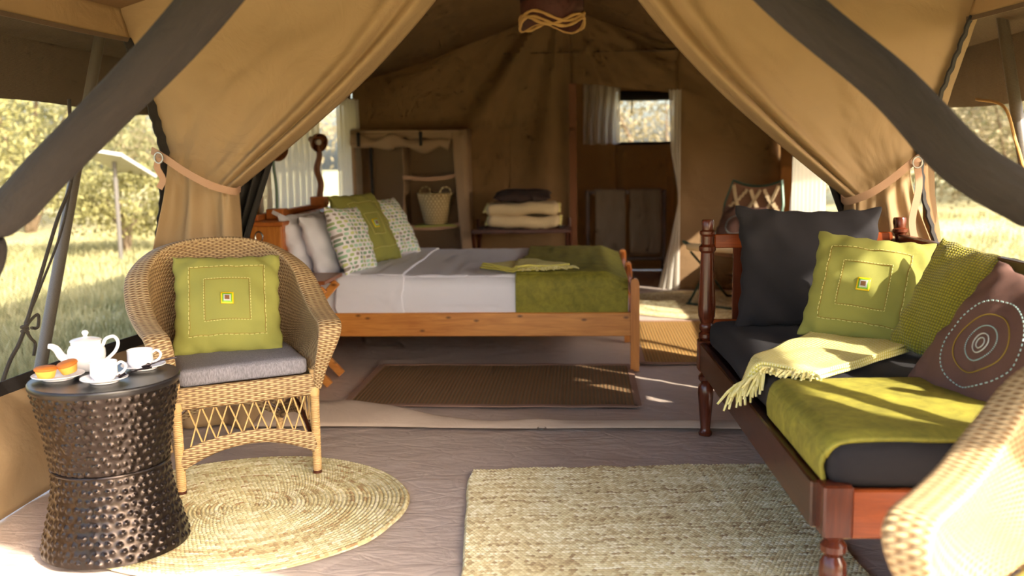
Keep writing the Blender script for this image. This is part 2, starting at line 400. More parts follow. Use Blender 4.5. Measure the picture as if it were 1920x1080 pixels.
def spline(pts, n=60):
    P = np.asarray(pts, float); P = np.vstack([2 * P[0] - P[1], P, 2 * P[-1] - P[-2]]); m = len(P) - 3
    t = np.linspace(0, m - 1e-9, n); k = t.astype(int); f = (t - k)[:, None]
    a, b, c, d = P[k], P[k + 1], P[k + 2], P[k + 3]
    return .5 * (2 * b + (c - a) * f + (2 * a - 5 * b + 4 * c - d) * f ** 2 + (3 * b - a - 3 * c + d) * f ** 3)
def vnoise(shape, cells, seed=0):                          # smooth 2-D value noise in [-1, 1]
    r = np.random.default_rng(seed); g = r.uniform(-1, 1, (cells[0] + 3, cells[1] + 3))
    x = np.linspace(0, cells[0], shape[0]); y = np.linspace(0, cells[1], shape[1]); xi = x.astype(int); yi = y.astype(int)
    fx = (x - xi)[:, None]; fy = (y - yi)[None]; fx = fx * fx * (3 - 2 * fx); fy = fy * fy * (3 - 2 * fy)
    A = g[np.ix_(xi, yi)]; B = g[np.ix_(xi + 1, yi)]; C_ = g[np.ix_(xi, yi + 1)]; D = g[np.ix_(xi + 1, yi + 1)]
    return (A * (1 - fx) + B * fx) * (1 - fy) + (C_ * (1 - fx) + D * fx) * fy
def sm(a, b, x):
    t = np.clip((x - a) / (b - a), 0, 1); return t * t * (3 - 2 * t)
def lerp(a, b, t): return a + (b - a) * t
def ribbon(mb, pts, width, th, side):                      # flat band
    P = np.asarray(pts, float); sd = np.asarray(side, float)
    if sd.ndim == 1: sd = np.repeat(sd[None], len(P), 0)
    T = np.gradient(P, axis=0); T /= np.linalg.norm(T, axis=1)[:, None]
    sd = sd - T * (sd * T).sum(1)[:, None]; sd /= np.linalg.norm(sd, axis=1)[:, None]; nn = np.cross(T, sd)
    wv = (np.full(len(P), width) if np.isscalar(width) else np.asarray(width))[:, None]
    R4 = [P + sd * wv / 2 + nn * th / 2, P + sd * wv / 2 - nn * th / 2, P - sd * wv / 2 - nn * th / 2, P - sd * wv / 2 + nn * th / 2]
    n = len(P); V = np.stack(R4, 1).reshape(-1, 3); F = []
    for k in range(n - 1):
        for j in range(4): F.append((k * 4 + j, k * 4 + (j + 1) % 4, k * 4 + 4 + (j + 1) % 4, k * 4 + 4 + j))
    F += [(3, 2, 1, 0), tuple(4 * (n - 1) + j for j in range(4))]
    L = np.cumsum(np.r_[0, np.linalg.norm(np.diff(P, axis=0), axis=1)])
    ww = np.array([.5, .5, -.5, -.5])
    U = np.stack([np.repeat(L, 4), (wv * ww[None]).ravel()], 1)
    return mb.add(V, F, U)
def sweep(mb, P, side, width, th, n=14):                   # elliptical section, long axis along side
    P = np.asarray(P, float); side = np.asarray(side, float); T = np.gradient(P, axis=0); T /= np.linalg.norm(T, axis=1)[:, None]
    side = side / np.linalg.norm(side, axis=1)[:, None]; side = side - T * (side * T).sum(1)[:, None]; side /= np.linalg.norm(side, axis=1)[:, None]
    N = np.cross(T, side); a = np.arange(n) / n * 2 * PI; m = len(P)
    ca = np.sign(np.cos(a)) * np.abs(np.cos(a)) ** .7; sa = np.sign(np.sin(a)) * np.abs(np.sin(a)) ** .7
    V = P[:, None] + side[:, None] * (ca[None] * width[:, None] / 2)[..., None] + N[:, None] * (sa[None] * np.asarray(th).reshape(-1, 1) / 2)[..., None]
    F = []
    for k in range(m - 1):
        for j in range(n): F.append((k * n + j, k * n + (j + 1) % n, (k + 1) * n + (j + 1) % n, (k + 1) * n + j))
    F += [tuple(range(n))[::-1], tuple((m - 1) * n + j for j in range(n))]
    L = np.cumsum(np.r_[0, np.linalg.norm(np.diff(P, axis=0), axis=1)])
    U = np.stack([np.repeat(ca[None] * .05, m, 0), np.repeat(L[:, None], n, 1)], -1)[..., ::-1]
    U = np.stack([np.broadcast_to(ca[None] * .05, (m, n)), np.broadcast_to(L[:, None], (m, n))], -1)
    return mb.add(V.reshape(-1, 3), F, U.reshape(-1, 2))
def softbox(x0, x1, y0, y1, z0, z1, r, n=(24, 24, 6), noise=.004, seed=1):
    lo = np.array([x0, y0, z0], float); hi = np.array([x1, y1, z1], float); V = []; F = []; U = []; base = 0
    for a in range(3):
        o = [k for k in range(3) if k != a]; na, nb = n[o[0]], n[o[1]]
        for sg in (0, 1):
            A, B = np.meshgrid(np.linspace(0, 1, na + 1), np.linspace(0, 1, nb + 1), indexing='ij'); P = np.zeros((na + 1, nb + 1, 3))
            P[..., a] = hi[a] if sg else lo[a]; P[..., o[0]] = lerp(lo[o[0]], hi[o[0]], A); P[..., o[1]] = lerp(lo[o[1]], hi[o[1]], B)
            V.append(P.reshape(-1, 3)); U.append(np.stack([P[..., o[0]], P[..., o[1]]], -1).reshape(-1, 2))
            I, J = np.meshgrid(np.arange(na), np.arange(nb), indexing='ij'); q = np.stack([I * (nb + 1) + J, (I + 1) * (nb + 1) + J, (I + 1) * (nb + 1) + J + 1, I * (nb + 1) + J + 1], -1).reshape(-1, 4) + base
            if (sg == 1) == (a == 1): q = q[:, ::-1]
            F.append(q); base += (na + 1) * (nb + 1)
    V = np.concatenate(V); U = np.concatenate(U); F = np.concatenate(F)
    rr = np.minimum(r, (hi - lo) / 2); Q = np.clip(V, lo + rr, hi - rr); D = (V - Q) / rr; L = np.linalg.norm(D, axis=1)[:, None]
    V2 = np.where(L > 0, Q + rr * D / np.maximum(L, 1e-9), V)
    key = np.round(V2, 5); _, first, inv = np.unique(key, axis=0, return_index=True, return_inverse=True); inv = inv.ravel()
    V3 = V2[first]; s = np.random.default_rng(seed).uniform(0, 6, 9)
    V3 = V3 + noise * np.stack([np.sin(7 * V3[:, 1] + s[0]) * np.sin(9 * V3[:, 2] + s[1]), np.sin(8 * V3[:, 0] + s[2]) * np.sin(11 * V3[:, 2] + s[3]),
                                np.sin(9 * V3[:, 0] + s[4]) * np.sin(8 * V3[:, 1] + s[5]) + .6 * np.sin(21 * V3[:, 0] + s[6]) * np.sin(17 * V3[:, 1] + s[7])], 1)
    F = inv[F]; mb = MB(); mb.add(V3, [tuple(dict.fromkeys(f)) for f in F.tolist() if len(set(f)) > 2], U[first]); return mb
class Pillow:
    def __init__(s, w, h, t, pinch=.07, seed=0, wr=1., full=.42, sag=0.):
        s.w, s.h, s.t, s.c, s.full, s.sag = w, h, t, pinch, full, sag; s.r = np.random.default_rng(seed).uniform(0, 6.28, 12); s.wr = wr
    def pos(s, u, v, sg):
        u = np.asarray(u, float); v = np.asarray(v, float); r = s.r
        e = (np.clip(1 - u ** 2, 0, 1) * np.clip(1 - v ** 2, 0, 1)) ** s.full
        x = s.w / 2 * u * (1 - s.c * (1 - v ** 2) * np.abs(u) ** 3); z = s.h / 2 * v * (1 - s.c * (1 - u ** 2) * np.abs(v) ** 3)
        wr = s.wr * .006 * (np.sin(9 * u + 5 * v + r[0]) * np.sin(3 * v + r[1]) + .8 * np.sin(14 * v * u + r[2]) + .5 * np.sin(23 * u + r[3]) * np.abs(v) ** 3 + .5 * np.sin(23 * v + r[4]) * np.abs(u) ** 3)
        y = sg * s.t / 2 * e * (1 + s.sag * -v) + wr * np.minimum(1, e * 2.2)
        edge = s.wr * .004 * np.sin(17 * (u + v) + r[5]) * (1 - e)
        return np.stack([x + edge * (np.abs(u) > .5), y, z + edge * (np.abs(v) > .5)], -1)
    def mesh(s, n=34):
        a = np.sin(np.linspace(-1, 1, n) * PI / 2); A, B = np.meshgrid(a, a, indexing='ij')
        U = np.stack([A * s.w / 2 + .5, B * s.h / 2 + .5], -1); mb = MB()
        mb.grid(s.pos(A, B, -1), U); f0 = len(mb.F); mb.grid(s.pos(A, B, 1), U)
        mb.F[f0:] = [f[::-1] for f in mb.F[f0:]]; return mb
    def line(s, pts, off=.002, n=40, closed=True):         # polyline on the front face
        P = np.array(pts, float); out = []
        m = len(P)
        for k in range(m if closed else m - 1):
            a, b = P[k], P[(k + 1) % m]; t = np.linspace(0, 1, n, endpoint=False)[:, None]; out.append(a + (b - a) * t)
        q = np.concatenate(out); X = s.pos(q[:, 0], q[:, 1], -1); X[:, 1] -= off; return X
def dashes(mb, P, r, on=2, off=1, closed=True, n=5):
    k = 0
    while k + on < len(P): mb.tube(P[k:k + on + 1], r, n); k += on + off
def frame(center, normal, roll=0., up=(0, 0, 1)):         # local -Y -> normal
    y = -Vector(normal).normalized(); z = Vector(up); z = (z - y * z.dot(y)).normalized(); x = y.cross(z)
    return Matrix.Translation(center) @ Matrix((x, y, z)).transposed().to_4x4() @ Matrix.Rotation(roll, 4, 'Y')
def cushion(name, p, mat, M4, label, cat='cushion', group=None):
    o = p.mesh().build(name, mat, angle=60); o.matrix_world = M4; return tag(o, label, cat, group)
def square_embroidery(o, p, a=.70, b=.42, th='cream_thread'):
    for k in (a, b):
        mb = MB(); dashes(mb, p.line([(-k, -k), (k, -k), (k, k), (-k, k)], .002, 46), .0016, 2, 1); mb.build('stitched_square', th, o)
        mb = MB(); k2 = k - .018; mb.tube(p.line([(-k2, -k2), (k2, -k2), (k2, k2), (-k2, k2)], .0012, 20), .0011, 4, closed=True); mb.build('stitched_square', 'gold_thread', o)
    for k, mt, d in ((.115, 'yellow_bead', .003), (.088, 'green_bead', .0055), (.066, 'silver_bead', .008), (.04, 'brown_bead', .0105)):
        mb = MB(); a_ = np.linspace(-k, k, 7); A, B = np.meshgrid(a_, a_, indexing='ij'); P = p.pos(A, B, -1); P[..., 1] -= d
        mb.grid(P); q = mb.build('bead_patch', mt, o, solid=.004)

# ================================================================== STRUCTURE
XL, XR, RX, EZ, RZ, YF, YM, YB = -2.22, 1.82, -.2, 2.0, 2.68, 2.3, 4.5, 9.23
def roof(x): return np.where(x < RX, lerp(EZ, RZ, (x - XL) / (RX - XL)), lerp(EZ, RZ, (XR - x) / (XR - RX)))
def mesh2(A, B): return np.meshgrid(A, B, indexing='ij')

# ground and groundsheet
A, B = mesh2(np.linspace(-60, 60, 90), np.linspace(-30, 100, 90))
P = np.stack([A, B, -.04 + .25 * vnoise(A.shape, (20, 20), 3) * sm(7, 20, np.hypot(A, B - 5))], -1)
P[..., 2] = np.minimum(P[..., 2], -.02 + .05 * np.maximum(0, np.hypot(A, B - 5) - 9))
struct(MB().grid(P).build('ground', 'ground'), 'dry grassy ground around the tent')
A, B = mesh2(np.linspace(XL - .02, XR + .02, 150), np.linspace(.9, YB, 300))
zz = -.006 + .004 * vnoise(A.shape, (26, 60), 5) + .003 * vnoise(A.shape, (70, 150), 6)
zz = np.minimum(zz, -.0008)
struct(MB().grid(np.stack([A, B, zz], -1), np.stack([A, B], -1)).build('floor', 'floor'), 'brown-grey crumpled groundsheet floor of the tent')

# side walls of the verandah: skirt, net window, strip above
def edgeL(z): return np.interp(z, [0, .3, .87, 1.1, 1.35, 1.6, 1.85, 2.0], [-2.2, -2.14, -2.055, -2.01, -1.99, -2.05, -2.13, -2.17])
def edgeR(z): return np.interp(z, [0, .3, .9, 1.1, 1.32, 1.48, 1.83, 2.0], [1.78, 1.70, 1.59, 1.53, 1.51, 1.57, 1.69, 1.74])
def side_pt(sgn, Y, z):
    X0 = XL if sgn < 0 else XR; e = edgeL(z) if sgn < 0 else edgeR(z); s = np.clip((Y - YF) / (YM - YF), 0, 1)
    return X0 + (e - X0) * s ** 4
for sgn, side in ((-1, 'left'), (1, 'right')):
    Yv, zv = mesh2(np.linspace(YF, YM, 60), np.linspace(0, .45, 16))
    X = side_pt(sgn, Yv, zv) - sgn * (.05 * np.sin(PI * zv / .45) * (1 + .8 * vnoise(Yv.shape, (8, 2), 9)) + .07 * (1 - zv / .45) ** 3)
    o = MB().grid(np.stack([X, Yv, zv], -1)).build('wall_' + side, 'canvas', solid=.004); struct(o, 'tan canvas skirt of the %s verandah wall' % side)
    Yv, zv = mesh2(np.linspace(YF, YM, 60), np.linspace(1.86, 2.02, 6))
    MB().grid(np.stack([side_pt(sgn, Yv, zv) - sgn * .01, Yv, zv], -1)).build('upper_strip', 'canvas', o, solid=.004)
    mb = MB(); Y1 = np.linspace(YF, YM, 40)
    ribbon(mb, np.stack([side_pt(sgn, Y1, np.full(40, .46)) - sgn * .012, Y1, np.full(40, .455)], 1), .055, .006, (0, 0, 1)); mb.build('black_band', 'black', o)
    z1 = np.linspace(.45, 1.87, 60); zj = .004 * np.sin(z1 * 90)
    mb = MB(); e = (edgeL if sgn < 0 else edgeR)(z1)
    ribbon(mb, np.stack([e - sgn * (.008 + zj), np.full(60, YM - .035), z1], 1), .045, .008, (.6, .8, 0)); mb.build('black_edging', 'black', o)
    mb = MB(); ribbon(mb, np.stack([side_pt(sgn, Y1, np.full(40, 1.87)) - sgn * .016, Y1, np.full(40, 1.865)], 1), .02, .006, (0, 0, 1)); mb.build('hem_edging', 'canvas_dark', o)
    Yv, zv = mesh2(np.linspace(YF, YM - .01, 50), np.linspace(.44, 1.88, 40)); X = side_pt(sgn, Yv, zv) + .006 * vnoise(Yv.shape, (9, 7), 4)
    struct(MB().grid(np.stack([X, Yv, zv], -1), np.stack([Yv, zv], -1)).build('window_%d' % (1 if sgn < 0 else 2), 'net'), 'fine dark insect net of the %s verandah wall' % side)

mb = MB(); mb.tube(np.linspace((XR + .06, 3.02, .44), (XR + .06, 2.9, 1.9), 20), .10, 14, lobes=(.1, 3, 4)); mb.build('rolled_blind', 'canvas', bpy.data.objects['wall_right'])  # added roll out of view, breaks up the sun on the sofa cushion
# roof lining
mb = MB()
for sgn in (-1, 1):
    t, Yv = mesh2(np.linspace(0, 1, 30), np.linspace(YF - .1, YB + .02, 120)); x0 = XL - .04 if sgn < 0 else XR + .04
    X = lerp(x0, RX, t); Z = roof(X) - .05 * np.sin(PI * t) + .012 * np.sin(Yv * 5) * t * (1 - t) * 3
    mb.grid(np.stack([X, Yv, Z], -1))
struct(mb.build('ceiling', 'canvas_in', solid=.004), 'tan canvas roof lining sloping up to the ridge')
# flysheet outside, over the bedroom
mb = MB()
for sgn, xe, ze in ((-1, -2.78, 1.60), (1, 2.36, 1.555)):
    t, Yv = mesh2(np.r_[np.linspace(0, 1, 14), 1.1], np.linspace(3.9, 9.7, 40)); X = lerp(RX, xe, np.minimum(t, 1)); Z = lerp(2.82, 1.92, np.minimum(t, 1)) - .03 * np.sin(PI * np.minimum(t, 1))
    Z = np.where(t > 1, ze + .012 * np.sin(Yv * 3), Z); mb.grid(np.stack([X, Yv, Z], -1))
struct(mb.build('roof_flysheet', 'canvas_dark', solid=.004), 'brown outer flysheet hanging past the tent walls')

# awning and front panel added out of view to block sun over the verandah
mb = MB(); AX0, AX1, AY = -2.5, 2.6, 1.15
aw = lambda X: np.where(X < RX, lerp(2.78, 2.05, (RX - X) / (RX - AX0)), lerp(2.78, 2.08, (X - RX) / (AX1 - RX)))
X, Yv = mesh2(np.linspace(AX0, AX1, 60), np.linspace(AY, YM, 40)); mb.grid(np.stack([X, Yv, aw(X)], -1))
X, t = mesh2(np.linspace(AX0, AX1, 90), np.linspace(0, 1, 6)); mb.grid(np.stack([X, AY + .01 * np.sin(X * 9), lerp(aw(X), np.interp(X, [-2.5, .05, .35, 1.0, 1.45, 2.6], [1.84, 1.84, 1.57, 1.53, 1.42, 1.46]) + .012 * np.cos(X * 14), t)], -1))  # valance hem shaped so sun reaches only the near floor
struct(mb.build('roof_sun_blocker', 'canvas_dark', solid=.004), 'brown canvas awning added out of view to shade the verandah')
X, Zv = mesh2(np.linspace(1.12, XR, 20), np.linspace(0, .80, 16)); wf = struct(MB().grid(np.stack([X, YF + .012 * np.sin(X * 30), Zv], -1)).build('wall_sun_blocker', 'canvas', solid=.004), 'tan canvas front panel added out of view to block low sun')
mb = MB(); ribbon(mb, np.linspace((1.62, YF, 1.34), (1.16, YF, .62), 12), .075, .004, (1, 0, -.6)); mb.build('stripe_caster', 'black', wf)  # added strap, casts a diagonal shadow stripe on the sofa velvet
mb = MB(); ribbon(mb, np.linspace((1.44, YF, 1.30), (1.06, YF, .72), 12), .06, .004, (1, 0, -.6)); mb.build('stripe_caster', 'black', wf)  # second added strap for another shadow stripe

# bedroom walls with window holes
def wall_x(name, X, y0, y1, holes, mat, label, bulge=.03):
    hy0, hy1, hz0, hz1 = holes; mb = MB(); top = 2.0
    for (a, b, c, d) in ((y0, hy0, 0, top), (hy1, y1, 0, top), (hy0, hy1, 0, hz0), (hy0, hy1, hz1, top)):
        Yv, zv = mesh2(np.linspace(a, b, max(2, int((b - a) / .08))), np.linspace(c, d, max(2, int((d - c) / .08))))
        Xx = X + bulge * np.sin(Yv * 3.1) * np.sin(zv * 1.57) * .4 + ((edgeL(zv) if X < 0 else edgeR(zv)) - X) * np.exp(-(Yv - YM) / .45); mb.grid(np.stack([Xx, Yv, zv], -1))
    return struct(mb.build(name, mat, solid=.004), label)
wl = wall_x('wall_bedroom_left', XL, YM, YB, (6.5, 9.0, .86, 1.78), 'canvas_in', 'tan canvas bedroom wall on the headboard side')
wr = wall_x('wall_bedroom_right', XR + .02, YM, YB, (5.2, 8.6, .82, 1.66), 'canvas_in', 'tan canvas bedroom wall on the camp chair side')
for n, X, (a, b, c, d), lb in ((3, XL, (6.5, 9.0, .86, 1.78), 'net window beside the bed headboard'), (4, XR + .02, (5.2, 8.6, .82, 1.66), 'net window behind the camp chair')):
    Yv, zv = mesh2(np.linspace(a, b, 6), np.linspace(c, d, 6))
    struct(MB().grid(np.stack([np.full_like(Yv, X), Yv, zv], -1), np.stack([Yv, zv], -1)).build('window_%d' % n, 'netw'), lb)

# back wall with doorway, folds radiating from the ridge
def backw(X, Z):
    ang = np.arctan2(X - RX, 2.9 - Z); rad = np.hypot(X - RX, 2.9 - Z)
    f = np.sin(ang * 15) * .5 + np.sin(ang * 27 + 1) * .35 + np.sin(ang * 7 + 2) * .5
    return YB + .07 * f * sm(.05, 1., rad) * sm(2.9, 1.3, rad) + .012 * vnoise(X.shape, (7, 9), 21)
def door_top(x): return np.interp(x, [-.12, .9], [1.97, 1.85])
mb = MB()
for x0, x1, zb, zt in ((XL, -.12, None, None), (.88, XR + .02, None, None), (-.12, .88, 'door', None)):
    nx = int((x1 - x0) / .035); X, t = mesh2(np.linspace(x0, x1, nx), np.linspace(0, 1, 60)); lo = door_top(X) if zb else 0 * X
    Z = lerp(lo, roof(X), t); mb.grid(np.stack([X, backw(X, Z), Z], -1))
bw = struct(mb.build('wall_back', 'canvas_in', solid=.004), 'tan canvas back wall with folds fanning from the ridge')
mb = MB(); z1 = np.linspace(0, 1.96, 30); ribbon(mb, np.stack([np.full(30, -.10), np.full(30, YB - .03), z1], 1), .07, .012, (1, 0, 0))
struct(mb.build('trim_1', 'strap_brown' if 'strap_brown' in M else 'darkc'), 'dark brown edge tape at the left of the bathroom doorway')

# bathroom behind the doorway
def wall_y(name, Y, x0, x1, hole, top, mat, label):
    mb = MB(); hx0, hx1, hz0, hz1 = hole
    for (a, b, c, d) in ((x0, hx0, 0, top), (hx1, x1, 0, top), (hx0, hx1, 0, hz0), (hx0, hx1, hz1, top)):
        Xv, zv = mesh2(np.linspace(a, b, max(2, int((b - a) / .08))), np.linspace(c, d, max(2, int((d - c) / .08))))
        mb.grid(np.stack([Xv, Y + .012 * np.sin(Xv * 5 + zv * 2), zv], -1))
    return struct(mb.build(name, mat, solid=.004), label)
wall_y('wall_bathroom_back', 10.85, -.7, 1.75, (.36, 1.0, 1.42, 1.98), 2.25, 'canvas_in', 'dim tan canvas far wall of the bathroom')
for nm, X in (('wall_bathroom_left', -.7), ('wall_bathroom_right', 1.75)):
    Yv, zv = mesh2(np.linspace(YB, 10.85, 14), np.linspace(0, 2.25, 14)); struct(MB().grid(np.stack([np.full_like(Yv, X), Yv, zv], -1)).build(nm, 'canvas_in', solid=.004), 'canvas side wall of the bathroom')
Xv, Yv = mesh2(np.linspace(-.75, 1.8, 8), np.linspace(YB - .02, 10.9, 8)); struct(MB().grid(np.stack([Xv, Yv, 2.25 + 0 * Xv], -1)).build('ceiling_bathroom', 'canvas_dark', solid=.004), 'canvas roof of the bathroom')
struct(MB().grid(np.stack([Xv, Yv, -.004 + 0 * Xv], -1)).build('floor_bathroom', 'floor'), 'groundsheet floor of the bathroom')
Xv, zv = mesh2(np.linspace(.36, 1.0, 4), np.linspace(1.42, 1.98, 4)); w5 = struct(MB().grid(np.stack([Xv, 10.85 + 0 * Xv, zv], -1), np.stack([Xv, zv], -1)).build('window_5', 'netw'), 'bright net window in the bathroom wall')
mb = MB(); mb.tube([(.38, 10.78, 1.93), (.7, 10.775, 1.925), (.98, 10.78, 1.93)], .055, 12, flat=.8); mb.build('rolled_blind', 'black', w5)
mb = MB(); mb.box(.34, 1.02, 10.82, 10.835, 1.40, 1.43); mb.build('window_sill_tape', 'black', w5)
mb = MB(); mb.tube([(.53, 10.76, 1.88), (.53, 10.755, 1.80), (.525, 10.76, 1.74)], .008, 6); mb.build('blind_tie', 'black', w5)

# threshold flap lying on the floor across the doorway
t, s_ = mesh2(np.linspace(0, 1, 90), np.linspace(0, 1, 14))
xx = lerp(-1.62, 1.15, t); wv = lerp(.50, .10, sm(0, .42, t)) ; Yc = 4.44 + .012 * np.sin(xx * 4)
hh = .05 * (1 - sm(0, .5, t)) + .03
P = np.stack([xx, Yc + wv * s_, .012 + hh * np.sin(PI * s_) * (1 + .3 * vnoise(t.shape, (12, 3), 8)) - .008 * s_], -1)
th = MB().grid(P).build('trim_2', 'canvas_sill' if 'canvas_sill' in M else 'floor', solid=.004); struct(th, 'pale canvas threshold flap across the bedroom doorway')
mb = MB(); a = np.linspace(0, 2 * PI, 17)[:-1]; mb.tube(np.stack([-.205 + .02 * np.cos(a), 4.425 + .018 * np.sin(a), .016 + 0 * a], 1), .003, 6, closed=True); mb.build('metal_ring', 'steel', th)

# ================================================================== DOOR FLAPS
def flap(sgn, tie, label):
    nu, nv = 120, 130; u, v = mesh2(np.linspace(0, 1, nu), np.linspace(0, 1, nv)); vt = .62
    mx = lambda x: x if sgn < 0 else 2 * RX - x          # build as left, mirror
    tx0, tz0, tx1, tz1 = tie
    Tx = lerp(-2.17, -.22, u ** .85); Tz = roof(Tx) - .015
    Kx = lerp(tx0, tx1, u); Kz = lerp(tz0, tz1, u)
    Bx = lerp(-2.17, tx1 + .05, u); Bz = 0 * u + .006
    a = np.clip(v / vt, 0, 1); b = np.clip((v - vt) / (1 - vt), 0, 1)
    X = np.where(v < vt, lerp(Tx, Kx, a), lerp(Kx, Bx, sm(0, .8, b) )); Z = np.where(v < vt, lerp(Tz, Kz, a), lerp(Kz, Bz, b))
    bul = np.sin(PI * a) * (v < vt)
    X += bul * .11 * u ** 2; Z -= bul * .065 * u ** 2
    X = np.where((u < .12) & (v < vt), lerp(edgeL(Z), X, sm(0, .12, u)), X)
    g = np.where(v < vt, sm(.1, 1., a), 1 - .35 * sm(0, 1, b))
    gs = lambda c, w_: np.exp(-((u - c) / w_) ** 2)
    up = 1.0 * gs(.95, .045) + .75 * gs(.845, .04) - .45 * gs(.895, .025) + .30 * gs(.70, .07) * a ** 2 + .22 * gs(.48, .09) * a ** 4
    dn = .55 * np.cos(2 * PI * 2.1 * u + .5) + .15 * np.cos(2 * PI * 4.3 * u + 2)
    fo = lerp(up, dn, sm(vt - .04, vt + .05, v)); A_ = np.where(v < vt, .030 + .035 * a, lerp(.065, .06, b))
    pinch = np.exp(-((v - vt) / .05) ** 2)
    Yy = 4.46 - fo * A_ * (1 - .45 * pinch) + .04 * (1 - sm(0, .12, u)) * (v < vt)
    Yy += .075 * sm(.955, 1, u) + .014 * vnoise(u.shape, (6, 9), 31 + sgn) + .005 * vnoise(u.shape, (18, 24), 33)
    Yy = np.where(v > vt, Yy - .03 * np.sin(PI * b), Yy)
    X = X if sgn < 0 else 2 * RX - X
    P = np.stack([X, Yy, Z], -1)
    if sgn > 0: P = P[::-1]
    o = MB().grid(P, np.stack([u, v], -1)).build('door_flap', 'canvas_flap', angle=0, solid=.004); tag(o, label, 'tent flap', 'tied-back canvas door flaps')
    # strap with ring and tail
    mb = MB(); ex = tx0 - .05
    pts = spline([(mx(ex), 4.40, tz0 + .035), (mx(lerp(tx0, tx1, .12)), 4.335, lerp(tz0, tz1, .10) + .015), (mx(lerp(tx0, tx1, .45)), 4.325, lerp(tz0, tz1, .45)), (mx(lerp(tx0, tx1, .8)), 4.335, lerp(tz0, tz1, .85)), (mx(tx1 + .025), 4.39, tz1 - .01), (mx(tx1 + .03), 4.47, tz1)], 50)
    ribbon(mb, pts, .034, .004, (.15 * -sgn, 0, 1)); so_ = mb.build('tie_strap', 'strap', o)
    rx, rz = mx(lerp(tx0, tx1, .06)), lerp(tz0, tz1, .08) + .012
    mb = MB(); a = np.linspace(0, 2 * PI, 19)[:-1]; mb.tube(np.stack([rx + .02 * np.cos(a), 4.318 + 0 * a, rz + .024 * np.sin(a)], 1), .0045, 6, closed=True); mb.build('metal_ring', 'steel', so_)
    mb = MB(); L = .14 if sgn < 0 else .36
    ribbon(mb, spline([(rx, 4.325, rz), (rx + .03 * -sgn * -1 * .3, 4.315, rz - L * .3), (mx(lerp(tx0, tx1, .06) + .01), 4.325, rz - L * .7), (mx(lerp(tx0, tx1, .02)), 4.33, rz - L)], 24), .03, .004, (1, 0, .1)); mb.build('strap_tail', 'strap', so_)
    return o
flap(-1, (-1.965, 1.315, -1.655, 1.165), 'tan canvas door flap tied back on the left, behind the wicker chair')
flap(1, (2 * RX - 1.46, 1.245, 2 * RX - 1.195, 1.085), 'tan canvas door flap tied back on the right, behind the sofa')

# black net doors gathered behind the flaps
for sgn, lab in ((-1, 'black net door gathered behind the left canvas flap'), (1, 'black net door gathered behind the right canvas flap')):
    u, v = mesh2(np.linspace(0, 1, 50), np.linspace(0, 1, 50))
    x0 = np.interp(v, [0, .35, .6, 1], [-1.72, -1.80, -1.84, -1.86]); x1 = np.interp(v, [0, .13, .4, .6, 1], [-1.43, -1.50, -1.655, -1.70, -1.72])
    X = lerp(x0, x1, u); Z = lerp(1.5, .01, v); Yy = 4.60 + .03 * np.sin(2 * PI * 5 * u + 2 * v)
    if sgn > 0: X = 2 * RX - X - .02
    P = np.stack([X, Yy, Z], -1); o = MB().grid(P).build('net_door', 'blacknet', solid=.003); tag(o, lab, 'net door', 'gathered black net doors')

# rolled net panels of the verandah front
for sgn, pts, lab in ((-1, [(-.22, 2.3, 2.5), (-.55, 2.3, 2.06), (-.88, 2.3, 1.685), (-1.165, 2.3, 1.42), (-1.35, 2.3, 1.255), (-1.45, 2.3, 1.165), (-1.487, 2.3, 1.125), (-1.505, 2.3, 1.06), (-1.535, 2.3, .95), (-1.62, 2.3, .5), (-1.68, 2.3, .06)],
                       'dark brown rolled net panel slanting across the upper left'),
                      (1, [(-.18, 2.3, 2.5), (.15, 2.3, 2.02), (.475, 2.3, 1.64), (.735, 2.3, 1.41), (.90, 2.3, 1.255), (1.02, 2.3, 1.165), (1.085, 2.3, 1.125), (1.115, 2.3, 1.06), (1.14, 2.3, .95), (1.16, 2.3, .5), (1.18, 2.3, .06)],
                       'dark brown rolled net panel slanting across the upper right')):
    P = spline(pts, 150); r = np.interp(np.linspace(0, 1, 150), [0, .1, .35, .46, .52, .555, .58, .65, 1], [.045, .058, .061, .058, .046, .029, .036, .046, .055])
    mb = MB(); mb.tube(P + .006 * np.sin(np.linspace(0, 30, 150))[:, None], r, 32, lobes=(.11, 2, 3.4), flat=.9); o = mb.build('rolled_net', 'netroll', angle=0); tag(o, lab, 'rolled net', 'rolled net panels of the verandah front')
    mb = MB(); k = 82; ribbon(mb, [P[k] + (.034 * math.cos(a), .034 * math.sin(a) * .9, 0) for a in np.linspace(0, 2 * PI, 20)], .03, .004, (0, 0, 1)); mb.build('tie_tape', 'black', o)

